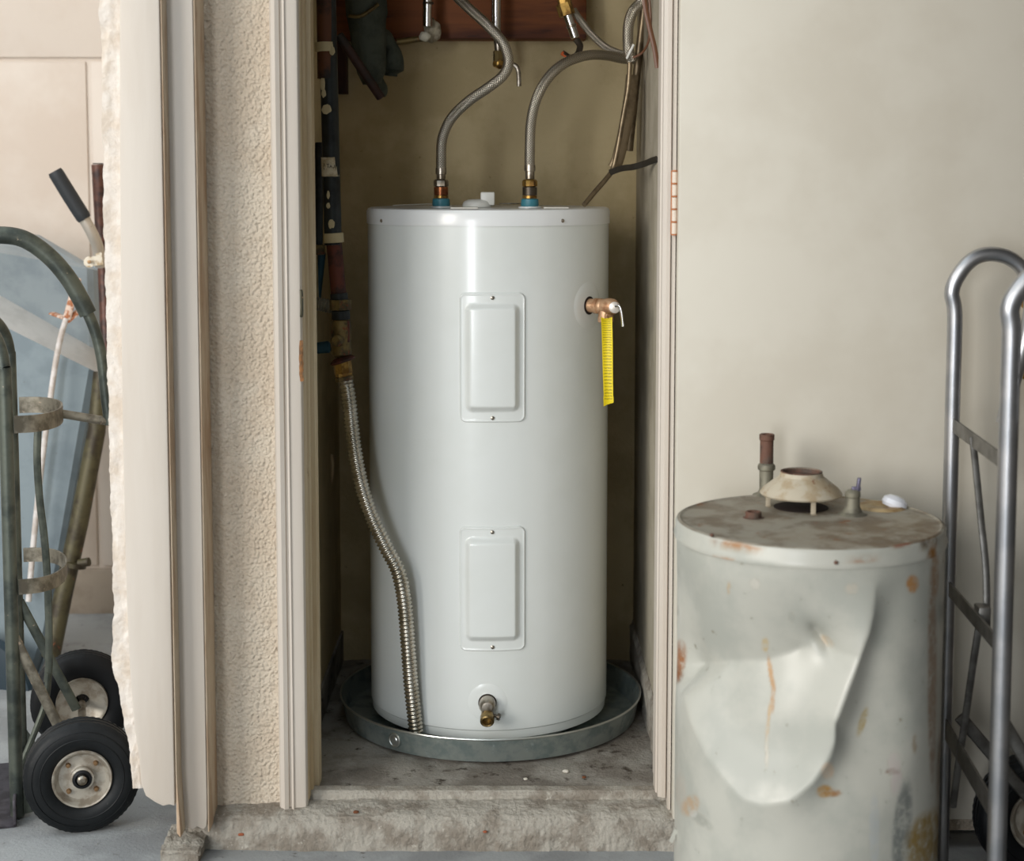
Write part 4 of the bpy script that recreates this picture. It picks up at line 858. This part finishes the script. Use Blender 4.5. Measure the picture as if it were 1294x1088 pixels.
cb = [AP(48, 540), AP(47, 580), AP(50, 630), AP(57, 690), AP(61, 760), AP(62, 830), AP(60, 862)]
g = G(); g.tube(cat(cb, 8), .008, 10, flat=(.0085, .0035, (1, 0, 0))); mk('centre_bar', g, m_green, truck)
g = G(); g.tube([LT(.10, RT-.004, P(30, 798, 3.38).z), LT(.10, .02, GZ+WR+.01)], .01, 12, flat=(.012, .006, (1, 0, 0))); mk('axle_brace', g, m_greysteel, truck, label='pale near brace')
g = G(); g.tube([LT(.40, RT-.004, P(37, 755, 3.66).z), LT(.40, .012, GZ+WR+.01)], .01, 12, flat=(.012, .006, (1, 0, 0))); mk('axle_brace', g, m_green, truck)
g = G(); g.tube(cat([AP(62, 850), AP(58, 885), AP(48, 915), LT(.25, RT, GZ+.05)], 6), .007, 10); mk('centre_foot', g, m_green, truck)
for s in (.10, .40):
    g = G(); q_ = LT(s, RT-.03, 0); g.add([LT(s-.003, RT, GZ+.11), LT(s-.003, RT-.055, GZ+.015), LT(s-.003, RT, GZ+.004), LT(s+.003, RT, GZ+.11), LT(s+.003, RT-.055, GZ+.015), LT(s+.003, RT, GZ+.004)], [(0,1,2),(5,4,3),(0,3,4,1),(1,4,5,2),(2,5,3,0)]); mk('gusset', g, m_green, truck)
g = G(); c_ = LT(.235, RT+.10, GZ+.004); g.obox(c_, av*.19, nv*.10, (0, 0, .003)); g.obox(LT(.235, RT+.003, GZ+.03), av*.19, nv*.003, (0, 0, .028)); mk('toe_plate', g, m_toe, truck, bevel=.001)
# ------------------------------------------------------------------ WHEELBARROW leaning behind
wb = thing('wheelbarrow', P(20, 900, 4.25), 'upended blue-grey wheelbarrow leaning on the far wall behind the green hand truck', 'wheelbarrow')
# cross sections from the rim downward: (left px, right px, y left, y right, depth left, depth right)
rowsb = [(-120, 50, 285, 297, 4.62, 4.62), (-120, 86, 292, 318, 4.56, 4.57), (-120, 126, 298, 342, 4.48, 4.50), (-120, 130, 305, 447, 4.53, 4.56),
         (-120, 129, 350, 474, 4.40, 4.43), (-120, 112, 540, 560, 4.37, 4.41), (-120, 88, 690, 690, 4.34, 4.38), (-120, 66, 800, 800, 4.31, 4.35), (-120, 42, 862, 866, 4.29, 4.32)]
def trayf(u, v, off=0):
    k = v*(len(rowsb)-1); i = min(int(k), len(rowsb)-2); t_ = k-i
    r_ = [rowsb[i][q_]*(1-t_)+rowsb[i+1][q_]*t_ for q_ in range(6)]
    D = r_[4]*(1-u)+r_[5]*u + off
    if u > .95: D += (u-.95)*.5
    return P(r_[0]*(1-u)+r_[1]*u, r_[2]*(1-u)+r_[3]*u, D)
def traypart(v0, v1, n, name, m_, par, **k):
    g = G(); g.grid(lambda u, v: trayf(u, v0+(v1-v0)*v), 30, n); g.grid(lambda u, v: trayf(u, v0+(v1-v0)*v, .012), 30, n, True); return mk(name, g, m_, par, ang=12, **k)
m_low = M('barrow_panel_painted_shade', (122, 134, 139), .5, .25, c2=(110, 122, 128), s=9, c3=(92, 98, 98), s3=40, lo3=.66, hi3=.75)  # darker copy of the tray colour, shade on the lower panel painted in
m_bandm = M('barrow_band_painted_light', (196, 194, 190), .5, c2=(184, 182, 178), s=14, c3=(160, 120, 96), s3=34, lo3=.7, hi3=.75)  # lighter copy of the tray colour, stands for the fold catching light
tray = traypart(0, 3/8, 21, 'tray', m_tray, wb)
traypart(3/8, 4/8, 7, 'painted_light_band', m_bandm, tray, label='pale band across the tray, light on the fold painted in')
traypart(4/8, 1, 28, 'lower_panel', m_low, tray)
g = G(); g.tube([trayf(1, k/54)+Vector((.004, 0, 0)) for k in range(10, 55)], .004, 8); mk('tray_lip', g, m_tray, tray)
g = G(); g.tube(cat([P(84, 402, 4.36), P(77, 425, 4.36), P(70, 460, 4.36), P(62, 516, 4.34)]+[P(56, 560, 4.33), P(49, 620, 4.32), P(42, 690, 4.31), P(36, 760, 4.29)], 6), .008, 12); rod = mk('white_brace', g, m_white_rod, tray)
for a_, b_ in (((84, 404), (98, 352)), ((84, 406), (110, 384)), ((82, 402), (66, 396))):
    g = G(); g.tube([P(a_[0], a_[1], 4.36), P((a_[0]+b_[0])/2, (a_[1]+b_[1])/2, 4.385), P(b_[0], b_[1], 4.42)], .008, 10, flat=(.011, .004, (1, 0, 0))); mk('rusty_fork', g, m_rust, tray)
g = G(); g.tube(cat([P(124, 208, 4.45), P(128, 280, 4.45), P(131, 340, 4.45), P(134, 420, 4.43), P(135, 500, 4.41)], 6), .0175, 16, rf=lambda L_, t_: .0185 if t_ < .45 else .0165); hb = mk('handle_tube', g, m_brown, wb)
g = G(); g.lathe([(.0, 0), (.0145, 0), (.0145, .003), (0, .003)], P(124, 208, 4.45)+Vector((0, 0, .001)), seg=18); mk('tube_mouth', g, m_hole, hb)
g = G(); g.tube([P(128, 470, 4.40), P(122, 545, 4.38), P(100, 660, 4.36), P(80, 750, 4.33), P(64, 830, 4.3)], .0265, 18, rf=lambda L_, t_: .0215+.004*min(1, t_*3)); leg = mk('leg_tube', g, m_olive, wb)
g = G(); A_, B_ = P(94, 716, 4.34), P(97, 704, 4.34); g.lathe([(.02, 0), (.031, .002), (.031, .014), (.02, .016)], A_, B_-A_, 22); g.lathe([(0, 0), (.012, .0), (.012, .03), (0, .031)], P(100, 712, 4.33), (1, -.2, .2), 12); mk('clamp', g, m_olive, leg)
gp = cat([P(69, 216, 4.30), P(88, 247, 4.31), P(107, 277, 4.32)], 6)
g = G(); g.tube(gp, .021, 18, rf=lambda L_, t_: .0205-.001*abs(t_-.5) if .03 < t_ < .97 else .018); grip = mk('grip', g, m_grip, wb, label='black rubber grip')
g = G(); g.tube(cat([P(106, 276, 4.32), P(117, 296, 4.33), P(124, 314, 4.35), P(127, 336, 4.37)], 6), .0155, 16); mk('grip_stem', g, M('aluminium_stem', (196, 188, 176), .4, .6, c3=(80, 60, 50), s3=60, lo3=.66, hi3=.7), wb, label='silver bent stem')
g = G(); g.lathe([(0, 0), (.0145, 0), (.0145, .004), (0, .004)], P(113, 331, 4.34), (0, -1, 0), 24); g.obox(P(119, 330, 4.34), (.014, 0, .003), (0, .003, 0), (-.002, 0, .0125)); g.obox(P(127, 327, 4.33), (.008, 0, .002), (0, .012, 0), (-.002, 0, .016)); cl = mk('clamp', g, M('clamp_steel', (190, 182, 166), .4, .5, c2=(150, 130, 100), s=60), wb)
g = G(); g.lathe([(0, 0), (.005, 0), (.005, .003), (0, .004)], P(113, 331, 4.325), (0, -1, 0), 12); mk('clamp_bolt', g, m_bolt, cl)
g = G(); g.lathe([(0, -.03), (.12, -.03), (.155, -.02), (.165, 0), (.155, .02), (.12, .03), (0, .03)], P(-20, 900, 4.25)+Vector((0, 0, .05)), (.3, 1, 0), 48); mk('wheel', g, M('teal_black_rubber', (24, 44, 54), .6), wb)
g = G(); g.obox(P(-2, 946, 3.95), (.09, .02, .012), (-.01, .04, 0), (0, 0, .045)); mk('masonry_block', g, m_block, None, label='buff masonry block on the ground behind the green hand truck', cat_='block', bevel=.004)
# ------------------------------------------------------------------ RIGHT HAND TRUCK
DF, DN = 3.06, 2.66
XF = X(1199, DF, 700); XN = X(1270, DN, 700); XT = (XF+XN)/2
rt = thing('hand_truck', (XT, CAMY+2.86, GZ), 'silver aluminium hand truck in front of the cream door at right', 'hand truck')
def RP(px, py, D): return P(px, py, D)
far = [P(1201, 1120, DF), P(1199, 900, DF), P(1199, 700, DF), P(1198, 500, DF), P(1199, 400, DF), P(1203, 368, DF), P(1215, 342, DF), P(1232, 326, DF), P(1252, 321, DF), P(1275, 326, DF), P(1293, 342, DF), P(1303, 372, DF), P(1300, 410, DF), P(1290, 450, DF), P(1277, 495, DF), P(1268, 535, DF)]
far[0].z = GZ+.014
for p_ in far[1:5]: p_.x = XF
far[0].x = XF
g = G(); g.tube(cat(far, 10), .0142, 20); mk('rail', g, m_alu, rt)
near = [P(1262, 1150, DN), P(1268, 900, DN), P(1270, 700, DN), P(1270, 500, DN), P(1271, 420, DN), P(1276, 390, DN), P(1288, 366, DN), P(1308, 346, DN), P(1335, 340, DN), P(1362, 350, DN), P(1380, 380, DN), P(1384, 430, DN), P(1372, 490, DN), P(1350, 545, DN)]
near[0].z = GZ+.014
for p_ in near[1:5]: p_.x = XN
near[0].x = XN
g = G(); g.tube(cat(near, 10), .0162, 22); mk('rail', g, m_alu, rt)
def strap(pa, Da, pb_, Db, hgt, m_=m_alu2, bulge=0.0, name='cross_strap'):
    a_ = P(pa[0], pa[1], Da); b_ = P(pb_[0], pb_[1], Db); a_.x = XF; b_.x = XN
    n = 12; q_ = [a_.lerp(b_, k/n)+Vector((bulge*math.sin(PI*k/n), 0, 0)) for k in range(n+1)]
    g = G(); vs_ = []
    for p_ in q_: vs_ += [p_+Vector((-.002, 0, -hgt)), p_+Vector((.002, 0, -hgt)), p_+Vector((.002, 0, hgt)), p_+Vector((-.002, 0, hgt))]
    g.add(vs_, [(0, 3, 2, 1), (n*4, n*4+1, n*4+2, n*4+3)]+[(i*4+k, i*4+(k+1) % 4, (i+1)*4+(k+1) % 4, (i+1)*4+k) for i in range(n) for k in range(4)])
    return mk(name, g, m_, rt)
strap((1199, 536), DF, (1270, 588), DN, .013); strap((1199, 742), DF, (1270, 822), DN, .014); strap((1199, 918), DF, (1270, 1034), DN, .020)
xm = XT
def RM(px, py, D): return P(px, py, D)
g = G(); g.tube(cat([RM(1229, 552, 2.90), RM(1234, 600, 2.90), RM(1240, 660, 2.90), RM(1246, 720, 2.88), RM(1247, 778, 2.86)], 6), .006, 10, flat=(.0065, .003, (1, 0, 0))); mk('centre_bar', g, m_alu2, rt)
g = G(); g.tube(cat([RM(1240, 775, 2.86), RM(1231, 830, 2.88), RM(1221, 900, 2.92), RM(1212, 960, 2.95), RM(1204, 1020, 2.98)], 6), .006, 10, flat=(.007, .003, (1, 0, 0))); mk('diagonal_bar', g, m_alu2, rt)
g = G(); c_ = P(1240, 778, 2.85); g.box(c_+Vector((-.010, -.02, -.02)), c_+Vector((.012, .015, .02))); mk('bracket', g, m_alu2, rt, bevel=.003)
WR2 = .125; wy = (CAMY+DF+.02, CAMY+DN-.02)
wx = XT+.19
g = G(); g.tube([(wx, CAMY+DN-.02, GZ+WR2), (wx, CAMY+DF-.03, GZ+WR2)], .008, 12); mk('axle', g, m_nickel, rt)
wheel('w', (wx, CAMY+DF-.02, GZ+WR2), (0, 1, 0), WR2, .06, rt, 'far tyre', mt=m_rubber2)
wheel('w', (wx+.02, CAMY+DN-.055, GZ+WR2), (0, 1, 0), WR2, .055, rt, 'near tyre', mt=m_rubber2)
for D_, xx in ((DF-.06, XF), (DN+.045, XN)):
    zz = P(1275, 905, D_).z
    g = G(); g.tube([(xx+.012, CAMY+D_, zz), (wx, CAMY+D_, GZ+WR2+.01)], .01, 10, flat=(.012, .005, (1, 0, 0))); mk('axle_brace', g, m_alu2, rt)
g = G(); g.box((XT-.22, CAMY+DN+.0, GZ), (XT+.0, CAMY+DF, GZ+.005)); mk('toe_plate', g, m_alu2, rt, bevel=.001)
# ------------------------------------------------------------------ small debris
for i, (px, py, D, r_, m_, lab, c_) in enumerate((
    (715, 976, 3.385, .006, m_peb, 'small white chip on the closet floor in front of the pan', 'pebble'),
    (664, 990, 3.34, .004, m_peb, 'tiny pale chip near the middle of the sill edge', 'pebble'),
    (738, 986, 3.35, .004, m_leaf, 'tiny reddish fragment right of the white chip', 'debris'),
    (450, 1026, 3.21, .005, m_leaf, 'brown leaf fragment on the left end of the curb', 'debris'),
    (613, 1051, 3.18, .004, M('brick_red', (150, 84, 56), .9), 'small red fragment on the curb face', 'debris'),
    (305, 1054, 3.19, .006, M('brick_red', (150, 84, 56)), 'red brick fragment in curb under the stucco', 'debris'))):
    p_ = P(px, py, D)
    if i in (0, 1, 2): p_.z = .0035
    blob(p_, r_, (1.2, 1, .6), i*3.1, m_, 'chip' if 'chip' in lab else 'fragment', None, label=lab, cat_=c_)
